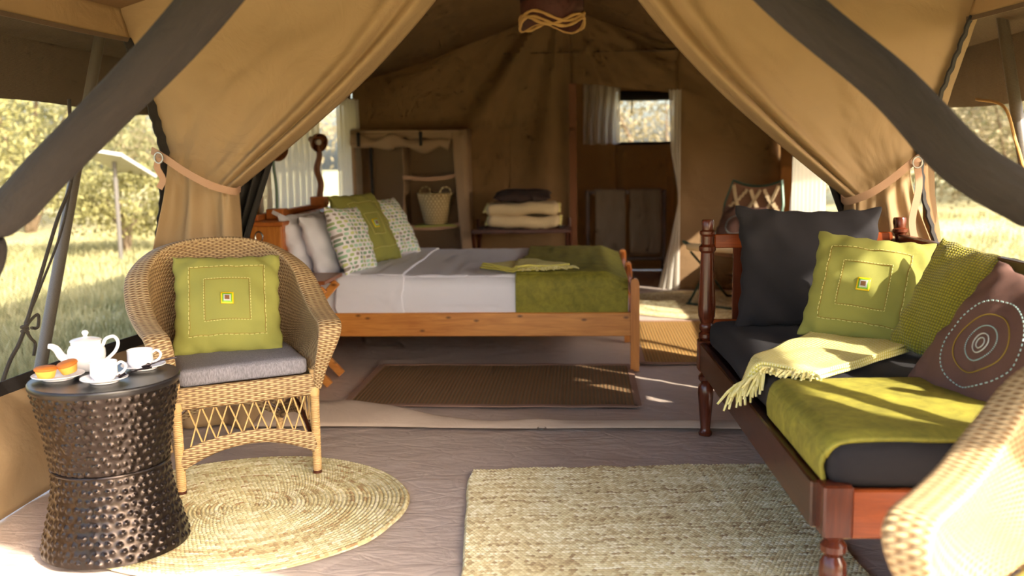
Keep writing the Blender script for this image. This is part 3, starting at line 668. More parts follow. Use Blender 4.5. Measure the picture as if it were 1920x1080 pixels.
# ================================================================== OUTSIDE
def pole(pts, r, lab):
    mb = MB(); mb.tube(pts, r, 14); o = mb.build('tent_pole', 'grey_pole'); tag(o, lab, 'tent pole', 'outer tent poles'); return o
pole([(-2.5, 3.965, -.03), (-2.5, 4.15, .35), (-2.5, 4.77, 1.60), (-2.5, 5.0, 2.06)], .028, 'grey leaning metal pole outside the left net window')
pole([(2.2, 4.45, -.03), (2.2, 5.03, 1.24), (2.2, 5.38, 1.99)], .03, 'grey metal pole outside the right net window')
def rope(pts, r, mat, lab, n=40, knots=()):
    mb = MB(); P = spline(pts, n); mb.tube(P, r, 7); o = mb.build('guy_rope', mat); tag(o, lab, 'rope', 'guy ropes')
    for k in knots:
        mb = MB(); c = np.array(k); a = np.linspace(0, 4.5 * PI, 40); mb.tube(c + np.stack([.012 * np.cos(a), .012 * np.sin(a), np.linspace(-.02, .02, 40)], 1), r * .9, 6); mb.build('rope_knot', mat, o)
        mb = MB(); mb.tube(spline([c, c + (0, .05, .03), c + (0, .11, .045), c + (0, .10, -.01), c + (0, .05, -.005)], 24), r * .8, 6); mb.build('rope_loop', mat, o)
        mb = MB(); mb.tube(spline([c, c + (0, .04, -.05), c + (0, .07, -.08), c + (0, .05, -.13)], 16), r * .8, 6); mb.build('rope_tail', mat, o)
    return o
rope([(-2.45, 4.50, 1.6), (-2.45, 4.47, 1.236), (-2.45, 4.297, 1.018), (-2.45, 3.973, .573), (-2.45, 3.813, .419), (-2.45, 3.5, -.02)], .009, 'rope_b', 'black knotted guy rope beside the leaning pole', 60, [(-2.45, 3.98, .58)])
rope([(-2.47, 4.60, 1.5), (-2.47, 4.42, 1.05), (-2.47, 4.16, .74), (-2.46, 4.0, .6)], .006, 'rope_b', 'thin black rope running close to the leaning pole')
rope([(2.1, 5.4, 1.56), (2.1, 5.057, 1.505), (2.1, 4.9, 1.33), (2.1, 4.79, 1.19), (2.1, 4.3, .5), (2.1, 3.95, -.02)], .008, 'rope_t', 'tan guy rope outside the right net window')

def leaf_cloud(n, c, rad, size, seed, clump=26, flat=1.):
    r = np.random.default_rng(seed); K = r.normal(size=(clump, 3)); K /= np.linalg.norm(K, axis=1)[:, None]; K *= (r.uniform(.25, 1, (clump, 1)) ** .5); K[:, 2] = np.abs(K[:, 2]) * flat - .1 if flat < 1 else K[:, 2]
    k = r.integers(0, clump, n); P = K[k] + r.normal(size=(n, 3)) * .17; P = P * rad + c
    a = r.normal(size=(n, 3)); a /= np.linalg.norm(a, axis=1)[:, None]; b = np.cross(a, r.normal(size=(n, 3))); b /= np.linalg.norm(b, axis=1)[:, None]
    s = r.uniform(.6, 1.3, (n, 1)) * size; V = np.stack([P - a * s, P + b * s * .45, P + a * s, P - b * s * .45], 1).reshape(-1, 3)
    i = np.arange(n) * 4; return V, np.stack([i, i + 1, i + 2, i + 3], 1).tolist()
def bush(x, y, h, rx, mat, lab, seed, n=2600, size=.07, name='bush', cat='bush', trunk=.3, group='trees and bushes outside'):
    t = thing(name, lab, cat, (x, y, 0), 0, group); mb = MB(); V, F = leaf_cloud(int(n * 1.8), np.array([0, 0, trunk + (h - trunk) / 2]), np.array([rx, rx, (h - trunk) / 2]), size * .68, seed, 60)
    V[:, 2] = np.maximum(V[:, 2], .02); mb.add(V, F); f = mb.build('foliage', mat, t, smooth=False); f['kind'] = 'stuff'
    r = np.random.default_rng(seed + 99); mb = MB()
    for k in range(5):
        a = r.uniform(0, 6.28); e = np.array([math.cos(a) * rx * .7, math.sin(a) * rx * .7, h * r.uniform(.6, .85)])
        mb.tube(spline([(0, 0, -.15), (e[0] * .15, e[1] * .15, trunk + .1), e * (.6, .6, .7), e], 12), np.linspace(.02 + .012 * h, .008, 12), 6)
    mb.build('trunk', 'bark', t); return t
bush(-8.6, 11.2, 3.4, 1.9, 'leaf_yellow', 'yellow-green bush seen through the left net, nearest', 1, 5200, .075)
bush(-10.5, 17.5, 4.2, 2.6, 'leaf_green', 'green tree seen above the small white board', 2, 6000, .1)
bush(-14.5, 17, 4.2, 3.2, 'leaf_yellow', 'wide yellowish thicket behind the leaning pole', 3, 6000, .12)
bush(-8.2, 22, 3.6, 2.4, 'leaf_dry', 'greyish dry tree farthest behind the left flap', 4, 4500, .1)
bush(-17, 30, 5.0, 5.0, 'leaf_green', 'distant green thicket on the left horizon', 5, 6000, .17)
bush(8.6, 20, 3.0, 2.6, 'leaf_dry', 'dry bush on the right beyond the tan rope', 6, 4500, .11)
bush(13, 27, 4.2, 5.0, 'leaf_green', 'distant thicket on the right horizon', 7, 6000, .17)
bush(5.5, 27, 3.6, 3.2, 'leaf_dry', 'brownish tree behind the right net window', 8, 4500, .12)
bush(1.8, 21, 4.2, 2.8, 'leaf_dry', 'pale thorn tree framed by the bathroom window', 9, 5000, .09)
bush(-1.4, 25, 3.2, 2.4, 'leaf_green', 'thorn bush behind the bathroom', 10, 3500, .09)
bush(-6.4, 13.0, 1.3, .9, 'leaf_yellow', 'low yellow bush beside the bed window', 12, 2200, .06)

# grass tufts
def grass(name, n, xr, yr, hmin, hmax, seed, lab):
    r = np.random.default_rng(seed); x = r.uniform(*xr, n); y = r.uniform(*yr, n); keep = ((x < XL - .35) | (x > XR + .35) | (y > 11.2)); x, y = x[keep], y[keep]; n = len(x)
    clump = (np.sin(x * 2.1) * np.sin(y * 1.7) + np.sin(x * .9 + 2) * np.sin(y * 1.1)) * .25 + .75
    h = r.uniform(hmin, hmax, n) * clump; a = r.uniform(0, 6.28, n); l = r.normal(0, .5, n) * h; b = r.uniform(0, 6.28, n); wd = r.uniform(.004, .011, n) * (1 + np.hypot(x, y) / 10)
    base = np.stack([x, y, np.full(n, -.05)], 1); sd = np.stack([np.cos(a) * wd, np.sin(a) * wd, 0 * a], 1); tip = base + np.stack([np.cos(b) * l, np.sin(b) * l, h + .03], 1)
    V = np.stack([base - sd, base + sd, tip], 1).reshape(-1, 3); i = np.arange(n) * 3; mb = MB(); mb.add(V, np.stack([i, i + 1, i + 2], 1).tolist())
    o = mb.build(name, 'grass_blade', smooth=False); o['kind'] = 'stuff'; o['label'] = lab; o['category'] = 'grass'
grass('grass', 52000, (-9, XL - .3), (3.6, 17), .05, .2, 41, 'dry and green grass outside the left side of the tent')
grass('grass', 22000, (XR + .4, 9), (6, 19), .05, .22, 42, 'dry grass outside the right side of the tent')
# small solar board on a post
t = thing('solar_panel', 'small white tilted board on a thin post in the grass', 'solar panel', (-6.0, 12.1, 0))
mb = MB(); Mx = Matrix.Translation((0, 0, 1.29)) @ Matrix.Rotation(math.radians(-17), 4, 'X') @ Matrix.Rotation(math.radians(10), 4, 'Y'); mb.box(-.3, .3, -.5, .5, -.02, .02, .004, Mx); mb.build('panel_board', 'solar', t)
mb = MB(); mb.tube([(0, -.1, -.04), (0, -.1, 1.3)], .03, 8); mb.build('post', 'grey_pole', t)

# ================================================================== FURNITURE: wicker chairs
def copy_tree(o, parent=None):
    c = o.copy(); COL.objects.link(c)
    if parent is not None: c.parent = parent
    for ch in list(o.children): copy_tree(ch, c)
    return c
def wicker_chair(label):
    t = thing('wicker_armchair', label, 'chair', group='wicker armchairs')
    half = [(.268, -.292, .36, .034), (.280, -.330, .46, .056), (.300, -.365, .555, .082), (.312, -.362, .605, .092), (.32, -.325, .632, .096), (.328, -.24, .640, .096), (.338, -.10, .662, .097),
            (.345, .05, .718, .10), (.330, .20, .812, .102), (.25, .325, .89, .104), (.13, .382, .925, .105), (0, .395, .932, .105)]
    sd = [(1, 0, 0)] * 6 + [(1, .03, 0), (.98, .2, -.05), (.82, .57, -.1), (.48, .87, -.12), (.2, .98, -.12), (0, 1, -.12)]
    pts = half + [(-x, y, z, w_) for x, y, z, w_ in half[-2::-1]]; sds = sd + [(-x, y, z) for x, y, z in sd[-2::-1]]
    Q = spline(np.array(pts), 220); SD = spline(np.array(sds, float), 220)
    P = Q[:, :3]; SDn = SD / np.linalg.norm(SD, axis=1)[:, None]
    mb = MB(); sweep(mb, P + SDn * .012, SDn, Q[:, 3], np.full(220, .024)); mb.build('rim', 'wick', t, angle=60)
    # shell from the rim down to the seat
    k0, k1 = 22, 198; s = np.linspace(0, 1, k1 - k0); top = P[k0:k1] - SDn[k0:k1] * (Q[k0:k1, 3:4] * .32)
    bot = spline(np.array([(.262, -.285, .43), (.268, -.1, .455), (.268, .08, .46), (.225, .235, .46), (.1, .305, .46), (0, .315, .46), (-.1, .305, .46), (-.225, .235, .46), (-.268, .08, .46), (-.268, -.1, .455), (-.262, -.285, .43)]), k1 - k0)
    v = np.linspace(0, 1, 30)[None, :, None]; Sh = lerp(top[:, None], bot[:, None], v)
    Sh += (SDn[k0:k1] * .022)[:, None] * np.sin(PI * v)
    L = np.cumsum(np.r_[0, np.linalg.norm(np.diff(top, axis=0), axis=1)]); hh = np.linalg.norm(top - bot, axis=1)
    U = np.stack([np.repeat(L[:, None], 30, 1), hh[:, None] * np.linspace(0, 1, 30)[None]], -1)
    MB().grid(Sh, U).build('backrest', 'wick_fine', t, angle=0, solid=.012)
    for k in range(6, k1 - k0 - 6, 5):                 # strands that tie the shell to the seat ring
        b = bot[k]; d = .018 if (k // 5) % 2 else -.018; mb = MB(); mb.tube([b + (0, 0, .012), b + (d * .3, d * .6, -.05)], .0032, 5); mb.build('strand', 'cane', t)
    # seat ring: front, sides, back bands
    ring = [(-.27, -.285), (.27, -.285), (.268, .1), (.23, .27), (.1, .315), (-.1, .315), (-.23, .27), (-.268, .1)]
    def band(pts2, z0f, z1f, name, n=60, th=.016):
        C2 = spline(np.array(pts2, float), n); s = np.linspace(0, 1, n); z0, z1 = z0f(s), z1f(s); T = np.gradient(C2, axis=0); T /= np.linalg.norm(T, axis=1)[:, None]
        nn = np.stack([T[:, 1], -T[:, 0]], 1); m = 10; vv = np.linspace(0, 1, m)
        Pp = np.zeros((n, m, 3)); Pp[..., :2] = C2[:, None] + nn[:, None] * (.006 * np.sin(PI * vv))[None, :, None]; Pp[..., 2] = z0[:, None] + (z1 - z0)[:, None] * vv[None]
        L = np.cumsum(np.r_[0, np.linalg.norm(np.diff(C2, axis=0), axis=1)]); MB().grid(Pp, np.stack([np.repeat(L[:, None], m, 1), Pp[..., 2]], -1)).build(name, 'wick', t, solid=th)
    cst = lambda k: (lambda s: np.full_like(s, k))
    band([(-.27, -.292), (0, -.298), (.27, -.292)], cst(.335), cst(.42), 'seat_band')
    band([(.27, -.285), (.272, 0), (.245, .2), (.15, .305), (0, .32), (-.15, .305), (-.245, .2), (-.272, 0), (-.27, -.285)], cst(.345), cst(.42), 'seat_band', 120)
    mb = MB(); mb.box(-.262, .262, -.28, .29, .395, .412, .004); mb.build('seat', 'wick_fine', t)
    arch = lambda lo, up: (lambda s: lo + up * np.sin(PI * np.clip(s, 0, 1)) ** .8)
    band([(-.268, -.29), (0, -.296), (.268, -.29)], arch(.085, .085), arch(.165, .055), 'arched_apron')
    for sx in (-1, 1): band([(sx * .27, -.28), (sx * .268, 0), (sx * .245, .27)][::sx], arch(.1, .08), arch(.165, .055), 'arched_apron', 40)
    band([(.24, .275), (0, .312), (-.24, .275)], arch(.1, .09), arch(.165, .06), 'arched_apron', 50)
    mb = MB(); q = np.linspace(0, 1, 30); mb.tube(np.stack([lerp(-.24, .24, q), .30 - .03 * (2 * q - 1) ** 2, .14 + .12 * np.sin(PI * q)], 1), .008, 7); mb.build('bent_cane', 'darkwood', t)
    for sx in (-1, 1): mb = MB(); mb.tube(np.stack([np.full(30, sx * .255), lerp(-.27, .27, q), .14 + .11 * np.sin(PI * q)], 1), .008, 7); mb.build('bent_cane', 'darkwood', t)
    # lattice strands
    def lattice(f, n):
        for k in range(n):
            for d in (-1, 1):
                a = (k + .5) / n; b = a + d * 1.0 / n
                if 0 <= b <= 1: mb = MB(); mb.tube([f(a, 1), lerp(np.array(f(a, 1)), np.array(f(b, 0)), .5), f(b, 0)], .0034, 5); mb.build('strand', 'cane', t)
    za = lambda s, e: .34 if e else .16 + .05 * math.sin(PI * s) ** .8
    lattice(lambda s, e: (lerp(-.255, .255, s), -.29, za(s, e)), 10)
    for sx in (-1, 1): lattice(lambda s, e: (sx * lerp(.268, .25, s), lerp(-.26, .25, s), za(s, e)), 8)
    lattice(lambda s, e: (lerp(-.23, .23, s), .31 - .03 * (2 * s - 1) ** 2, za(s, e)), 8)
    for sx in (-1, 1):
        mb = MB(); mb.tube(np.linspace((sx * .268, -.285, 0), (sx * .27, -.288, .44), 24), np.r_[.017, .018, np.full(22, .0185)], 12); l = mb.build('leg', 'wrap', t)
        mb = MB(); mb.tube([(sx * .268, -.285, .0), (sx * .268, -.285, .012)], .0185, 12); mb.build('foot_cap', 'darkwood', l)
        mb = MB(); mb.tube([(sx * .265, -.285, .36), (sx * .268, -.287, .345), (sx * .266, -.286, .33)], .023, 12); mb.build('cane_binding', 'cane', l)
        mb = MB(); mb.tube(np.linspace((sx * .245, .31, 0), (sx * .24, .29, .42), 20), .0175, 12); mb.build('leg', 'wrap', t)
    return t
ch1 = wicker_chair('honey wicker armchair with lime cushion and grey seat pad, by the drum table')
ch1.location = (-1.482, 3.882, .012); ch1.rotation_euler = (0, 0, math.radians(30))
ch2 = copy_tree(ch1); ch2['label'] = 'sunlit honey wicker armchair cut off at the lower right corner'
CH2 = (1.06, 1.72, math.radians(-45)); ch2.location = (CH2[0], CH2[1], .0); ch2.rotation_euler = (0, 0, CH2[2])

o = softbox(-.252, .252, -.285, .25, 0, .072, .022, (20, 20, 5), .003, 3).build('seat_cushion', 'greyc', angle=60); o.location = (-1.482, 3.882, .428); o.rotation_euler = (0, 0, math.radians(30))
tag(o, 'grey flecked seat pad on the left wicker armchair', 'cushion')
o = softbox(-.25, .25, -.27, .25, 0, .075, .03, (20, 20, 5), .003, 3).build('seat_cushion', 'lime', angle=60); o.location = (CH2[0], CH2[1], .416); o.rotation_euler = (0, 0, CH2[2])
tag(o, 'green seat pad on the sunlit armchair at lower right', 'cushion')
p = Pillow(.455, .455, .15, .06, 3); o = cushion('throw_cushion', p, 'lime', frame((-1.53, 3.98, .685), (.30, -.82, .48), .02), 'lime square cushion with bead patch on the left wicker armchair', group='lime embroidered cushions'); square_embroidery(o, p)

# ================================================================== drum table and tea things
DC = (-1.60, 3.03); DZ = .012; DH = .578
dt = thing('drum_table', 'black hammered metal drum table with a narrow waist holding tea', 'table', (DC[0], DC[1], DZ))
def hammered(z0, z1, prof, rows, seed, name):
    nth, nz = 420, 130; r = np.random.default_rng(seed); z = np.linspace(z0, z1, nz); rad = prof((z - z0) / (z1 - z0)); th = np.arange(nth) / nth * 2 * PI
    D = np.zeros((nth, nz)); per = 47
    for k in range(rows):
        zc = lerp(z0, z1, (k + .6) / (rows + .2)); rr = float(prof((zc - z0) / (z1 - z0)))
        for j in range(per):
            a = (j + .5 * (k % 2) + r.uniform(-.24, .24)) / per * 2 * PI; zz = zc + r.uniform(-.005, .005); s = r.uniform(.0072, .0094); am = r.uniform(.0045, .0072)
            da = np.abs((th - a + PI) % (2 * PI) - PI) * rr; i = np.where(da < .024)[0]; jz = np.where(np.abs(z - zz) < .024)[0]
            if len(jz) == 0: continue
            d2 = (da[i][:, None] ** 2 + (z[jz] - zz)[None] ** 2) / s ** 2; D[np.ix_(i, jz)] += am * np.exp(-d2 * 1.1)
    Rr = rad[None] + D; P = np.stack([Rr * np.cos(th)[:, None], Rr * np.sin(th)[:, None], np.broadcast_to(z[None], Rr.shape)], -1)
    MB().grid(P, None, True).build(name, 'dark_metal', dt, angle=0)
W_ = .282
hammered(.004, W_ - .002, lambda t: .238 - .052 * np.sin(np.clip(t, 0, 1) * PI / 2) ** 1.15, 10, 1, 'lower_body')
hammered(W_ + .004, DH - .022, lambda t: .186 + .046 * np.clip(t, 0, 1) ** 1.25, 11, 2, 'upper_body')
mb = MB(); a = np.linspace(0, 2 * PI, 61)[:-1]; mb.tube(np.stack([.187 * np.cos(a), .187 * np.sin(a), W_ + .002 + 0 * a], 1), .0055, 8, closed=True); mb.build('waist_ring', 'dark_metal', dt)
mb = MB(); mb.lathe([(.19, DH - .026), (.234, DH - .024), (.238, DH - .016), (.238, DH - .004), (.235, DH), (.228, DH - .001), (.05, DH - .001), (.001, DH - .001)], 72); mb.build('table_top', 'table_top', dt)
TZ = DZ + DH + .0005
def plate_prof(r, h=.014): return [(.001, .003), (r * .5, .003), (r * .56, .0), (r * .6, .0), (r * .62, .004), (r * .8, h * .6), (r, h), (r * 1.003, h + .002), (r * .985, h + .003), (r * .78, h * .75 + .002), (r * .6, .0065), (.001, .006)]
def saucer(x, y, lab, r=.074):
    mb = MB(); mb.lathe(plate_prof(r), 44); o = mb.build('saucer' if r < .08 else 'plate', 'porc'); o.location = (x, y, TZ); return tag(o, lab, 'saucer' if r < .08 else 'plate')
def cup(x, y, z, rot, lab):
    t = thing('teacup', lab, 'cup', (x, y, z), rot, 'white teacups'); mb = MB()
    mb.lathe([(.001, .002), (.026, .002), (.028, 0), (.032, 0), (.034, .006), (.0405, .012), (.0425, .022), (.0425, .056), (.0435, .058), (.0425, .0595), (.0405, .058), (.039, .024), (.03, .012), (.001, .010)], 40); mb.build('bowl', 'porc', t)
    mb = MB(); mb.tube(spline([(.041, 0, .048), (.055, 0, .056), (.069, 0, .047), (.068, 0, .033), (.056, 0, .02), (.041, 0, .013)], 28), .0042, 8, flat=.8); mb.build('handle', 'porc', t)
    mb = MB(); mb.lathe([(.001, .0), (.037, 0)], 30, False, False); tea = mb.build('tea', 'porc', t); tea.location = (0, 0, .012); return t
saucer(-1.562, 2.952, 'white saucer under the front teacup'); cup(-1.565, 2.958, TZ + .007, math.radians(12), 'white teacup at the front edge of the drum table')
saucer(-1.522, 3.150, 'white saucer under the teacup nearest the armchair'); cup(-1.533, 3.152, TZ + .007, math.radians(8), 'white teacup on the drum table nearest the armchair')
saucer(-1.742, 2.995, 'white plate with two small muffins', .082)
def spoon(p0, p1, lab):
    a, b = np.array(p0), np.array(p1); mb = MB(); q = np.linspace(0, 1, 14); P = lerp(a, b, q[:, None]); P[:, 2] += .004 * np.sin(PI * q); mb.tube(P, np.interp(q, [0, .3, .8, 1], [.0022, .0022, .004, .003]), 8, flat=.45); o = mb.build('teaspoon', 'spoon'); tag(o, lab, 'spoon', 'dark teaspoons'); 
    mb = MB(); d = (a - b) / np.linalg.norm(a - b); q = np.linspace(-1, 1, 12); mb.tube(a + d * .014 + d * q[:, None] * .016, np.sqrt(np.clip(1 - q ** 2, 0.01, 1)) * .009, 10, flat=.3); mb.build('bowl', 'spoon', o)
spoon((-1.505, 2.985, TZ + .017), (-1.455, 3.07, TZ + .021), 'dark teaspoon beside the front teacup'); spoon((-1.49, 3.135, TZ + .017), (-1.415, 3.178, TZ + .032), 'dark teaspoon sticking out behind the far teacup')
def muffin(x, y, z, tilt, lab, s=1.):
    t = thing('muffin', lab, 'muffin', (x, y, z), 0., 'small muffins'); t.rotation_euler = tilt
    fl = lambda mb: mb; n = 40; th = np.arange(n) / n * 2 * PI
    mb = MB(); mb.lathe([(.001, 0), (.024 * s, 0), (.026 * s, .003), (.0335 * s, .026)], 36, True, False); o = mb.build('muffin_base', 'muffin', t)
    mb = MB(); mb.lathe([(.0335 * s, .0255), (.0362 * s, .028), (.0358 * s, .033), (.031 * s, .0375), (.016 * s, .040), (.001, .0405)], 36, False, True); mb.build('muffin_crust', 'muffin_top', t)
muffin(-1.770, 2.972, TZ + .0075, (0, 0, 0), 'pale golden muffin on the left of the plate'); muffin(-1.714, 3.018, TZ + .016, (.12, -.22, .3), 'tilted browner muffin on the right of the plate', .95)
tp = thing('teapot', 'white porcelain teapot with round lid knob on the drum table', 'teapot', (-1.715, 3.135, TZ), math.radians(18))
mb = MB(); mb.lathe([(.001, .002), (.043, .002), (.046, 0), (.05, .004), (.057, .02), (.062, .05), (.061, .07), (.054, .084), (.049, .087), (.050, .098), (.052, .1), (.047, .1), (.001, .098)], 44); mb.build('body', 'porc', tp)
mb = MB(); mb.lathe([(.0505, .1), (.0515, .103), (.045, .107), (.025, .112), (.008, .114), (.006, .118), (.010, .124), (.0115, .130), (.008, .136), (.001, .138)], 36, False, True); mb.build('lid', 'porc', tp)
mb = MB(); mb.tube(spline([(-.052, 0, .035), (-.078, 0, .048), (-.094, 0, .075), (-.108, 0, .086), (-.120, 0, .088)], 24), np.linspace(.017, .0085, 24), 12); mb.build('spout', 'porc', tp)
mb = MB(); mb.tube(spline([(.054, 0, .082), (.066, 0, .104), (.092, 0, .110), (.104, 0, .088), (.094, 0, .06), (.072, 0, .038), (.058, 0, .028)], 36), .006, 9); mb.build('handle', 'porc', tp)

# ================================================================== rugs
def braid_rect(L, W, pu, pv, th, seed):
    nu, nv = int(L / pu * 4), int(W / pv * 5); a, b = mesh2(np.linspace(0, L, nu), np.linspace(0, W, nv)); row = np.floor(b / pv); fv = b / pv - row; k = a / pu + .5 * (row % 2)
    h = np.abs(np.sin(PI * fv)) ** .6 * (.6 + .4 * np.abs(np.sin(PI * k)) ** .7)
    e1 = .012 * vnoise((nu, 1), (14, 1), seed)[:, :1] + .006 * vnoise((nu, 1), (60, 1), seed + 1)[:, :1]; e2 = .010 * vnoise((nv, 1), (12, 1), seed + 2)[:, 0][None]
    X = a + e2 * (1 - 2 * a / L); Y = -b + e1 * (1 - b / W); Z = .002 + th * h + .003 * (1 + vnoise(a.shape, (9, 9), seed + 3))
    Z *= np.minimum(1, np.minimum(np.minimum(a, L - a), np.minimum(b, W - b)) / .008 + .05)
    return MB().grid(np.stack([X, Y, Z], -1)[::-1], np.stack([k, row + .5], -1)[::-1])
o = braid_rect(1.27, 1.62, .0148, .0138, .010, 3).build('seagrass_rug', 'jute', angle=0); o.location = (-.476, 3.835, 0); o.rotation_euler = (0, 0, math.radians(4.6)); tag(o, 'rectangular braided seagrass rug in front of the sofa', 'rug')
def braid_round(R, pr, seed, th=.007):
    nr = int(R / pr) * 4; nt_ = 760; r_ = np.linspace(.004, R, nr); t_ = np.arange(nt_) / nt_ * 2 * PI; T, Rr = mesh2(t_, r_); ring = Rr / pr - T / (2 * PI); row = np.floor(ring); fv = ring - row
    cnt = np.maximum(6, np.round(2 * PI * (row + .5) * pr / .016)); k = T / (2 * PI) * cnt
    h = np.abs(np.sin(PI * fv)) ** .6 * (.6 + .4 * np.abs(np.sin(PI * k)) ** .7)
    R2 = Rr * (1 + .012 * np.interp(T, np.linspace(0, 2 * PI, 25), np.r_[np.random.default_rng(seed).uniform(-1, 1, 24), 0] * np.r_[0, np.ones(24)]) * (Rr / R) ** 3)
    Z = .002 + th * h; Z = Z * np.minimum(1, (R - Rr) / .008 + .05)
    return MB().grid(np.stack([R2 * np.cos(T), R2 * np.sin(T), Z], -1)[::-1], np.stack([k, row + .5], -1)[::-1], True)
o = braid_round(.61, .0155, 5, .010).build('seagrass_rug', 'jute2', angle=0); o.location = (-1.275, 3.385, 0); tag(o, 'round braided seagrass rug under the left wicker armchair', 'rug')
o = braid_round(.78, .02, 6).build('seagrass_rug', 'jute', angle=0); o.location = (1.0, 8.33, 0); tag(o, 'round rug in front of the camp chair at the back', 'rug')
def flat_rug(x0, x1, y0, y1, mat, lab, seed):
    a, b = mesh2(np.linspace(x0, x1, 80), np.linspace(y0, y1, 60)); e = vnoise(a.shape, (9, 8), seed); Z = .006 + .003 * e * (np.minimum(np.minimum(a - x0, x1 - a), np.minimum(b - y0, y1 - b)) > .03)
    Y = b + .008 * vnoise((80, 1), (9, 1), seed)[:, :1]
    mb = MB(); mb.grid(np.stack([a, Y, Z], -1), np.stack([a, b], -1)); o = mb.build('bedside_rug', mat, solid=.005); tag(o, lab, 'rug', 'sisal bedside rugs')
    t = np.linspace(0, 1, 40); mb = MB()
    for c in ([(x0, y0), (x1, y0)], [(x1, y0), (x1, y1)], [(x1, y1), (x0, y1)], [(x0, y1), (x0, y0)]):
        q = lerp(np.array(c[0]), np.array(c[1]), t[:, None]); jj = np.interp(q[:, 0], np.linspace(x0, x1, 80), .008 * vnoise((80, 1), (9, 1), seed)[:, 0]); d = np.array([c[1][0] - c[0][0], c[1][1] - c[0][1]]); d = d / np.linalg.norm(d)
        mb = MB(); ribbon(mb, np.stack([q[:, 0], q[:, 1] + jj, np.full(40, .009)], 1), .035, .006, (d[1], -d[0], 0)); mb.build('tape_border', 'rug_tape', o)
flat_rug(-1.27, .275, 4.86, 5.85, 'sisal_rug', 'brown striped sisal rug along the near side of the bed', 3)
flat_rug(.36, 1.5, 5.90, 7.42, 'sisal_rug_gold', 'golden sisal rug at the foot of the bed', 5)

# ================================================================== bed
BY0, BY1 = 5.735, 7.53
bed = thing('bed', 'honey pine double bed with a low slatted footboard', 'bed', (-.8, 6.62, 0)); B0 = np.array([-.8, 6.62, 0])
def bpart(name, mat, *boxes, b=.005, parent=None):
    mb = MB()
    for q in boxes: mb.box(q[0] + .8, q[1] + .8, q[2] - 6.62, q[3] - 6.62, q[4], q[5], b)
    return mb.build(name, mat, parent or bed, angle=30)
bpart('side_rail', 'pine', (-1.86, .28, BY0 - .02, BY0 + .012, .213, .358)); bpart('side_rail', 'pine', (-1.86, .28, BY1 - .012, BY1 + .02, .213, .358))
for y in (BY0, (BY0 + BY1) / 2, BY1):
    mb = MB(); prof = [(-.026, 0), (.026, 0), (.026, .52), (.022, .545), (.012, .56), (-.004, .563), (-.02, .556), (-.026, .54)]
    V = [(x, yy, z) for yy in (-.03, .03) for x, z in prof]; n = len(prof); F = [tuple(range(n)), tuple(range(n, 2 * n))[::-1]] + [(k, n + k, n + (k + 1) % n, (k + 1) % n) for k in range(n)]
    mb.add(V, F, None, Matrix.Translation((.302 + .8, y - 6.62, 0))); mb.fix = True; mb.build('foot_post', 'pine_z', bed, angle=30)
for y0, y1 in ((BY0, (BY0 + BY1) / 2), ((BY0 + BY1) / 2, BY1)):
    q = np.linspace(0, 1, 24); zt = .545 - .06 * np.sin(PI * q) ** .8; mb = MB(); n = 24; yy = lerp(y0 + .03, y1 - .03, q) - 6.62
    P = np.zeros((2, n, 2, 3)); 
    for i, x in enumerate((.29, .312)):
        for j in range(2): P[i, :, j, 0] = x + .8; P[i, :, j, 1] = yy; P[i, :, j, 2] = zt if j else zt - .07
    V = P.reshape(-1, 3); id_ = lambda i, k, j: (i * n + k) * 2 + j; F = []
    for k in range(n - 1):
        F += [(id_(0, k, 0), id_(0, k + 1, 0), id_(0, k + 1, 1), id_(0, k, 1)), (id_(1, k, 0), id_(1, k, 1), id_(1, k + 1, 1), id_(1, k + 1, 0)), (id_(0, k, 1), id_(0, k + 1, 1), id_(1, k + 1, 1), id_(1, k, 1)), (id_(0, k, 0), id_(1, k, 0), id_(1, k + 1, 0), id_(0, k + 1, 0))]
    mb.add(V, F); mb.fix = True; mb.build('footboard_rail', 'pine_y', bed)
    bpart('footboard_rail', 'pine_y', (.29, .312, y0 + .03, y1 - .03, .22, .34))
bpart('headboard_case', 'pine_y', (-2.045, -1.84, BY0 + .02, 7.6, .02, .895)); bpart('headboard_end', 'pine_z', (-2.04, -1.845, BY0 - .005, BY0 + .022, .02, .895)); bpart('headboard_top', 'pine_y', (-2.065, -1.825, BY0 - .02, 7.62, .895, .922))
bpart('headboard_ledge', 'pine_y', (-2.06, -2.02, BY0 + .1, 7.5, .922, .96))
o = softbox(-1.82, .265, BY0 + .02, BY1 - .02, .30, .545, .05, (40, 36, 8), .003, 2).build('mattress', 'white_cotton', angle=60); tag(o, 'white sheeted mattress showing beside the bedside tray', 'mattress')
# duvet draped over near and far edge
def drape(x0, x1, prof, nx, nz_noise, seed, lift=0., amp=.004):
    pr = spline(np.array(prof, float), 90); s = np.cumsum(np.r_[0, np.linalg.norm(np.diff(pr, axis=0), axis=1)]); X, k = mesh2(np.linspace(0, 1, nx), np.arange(90)); P = np.zeros((nx, 90, 3))
    P[..., 0] = (x0(pr) if callable(x0) else x0)[None] * (1 - X) + (x1(pr) if callable(x1) else x1) * X if callable(x0) else lerp(x0, x1, X)
    P[..., 1] = pr[:, 0][None]; P[..., 2] = pr[:, 1][None] + lift; nz = vnoise((nx, 90), nz_noise, seed) * amp; P[..., 2] += nz; P[..., 1] += nz * .7
    return P, np.stack([P[..., 0], np.broadcast_to(s[None], (nx, 90))], -1)
prof = [(BY0 + .016, .345), (BY0 + .012, .40), (BY0 + .006, .47), (BY0 + .012, .525), (BY0 + .05, .562), (BY0 + .12, .575), (6.4, .578), (7.0, .576), (BY1 - .1, .572), (BY1 - .03, .55), (BY1 - .01, .50), (BY1 - .012, .40)]
P, U = drape(-1.52, .255, prof, 130, (26, 26), 5); P[..., 2] -= .05 * sm(.12, .26, P[..., 0]) * (P[..., 2] > .5)
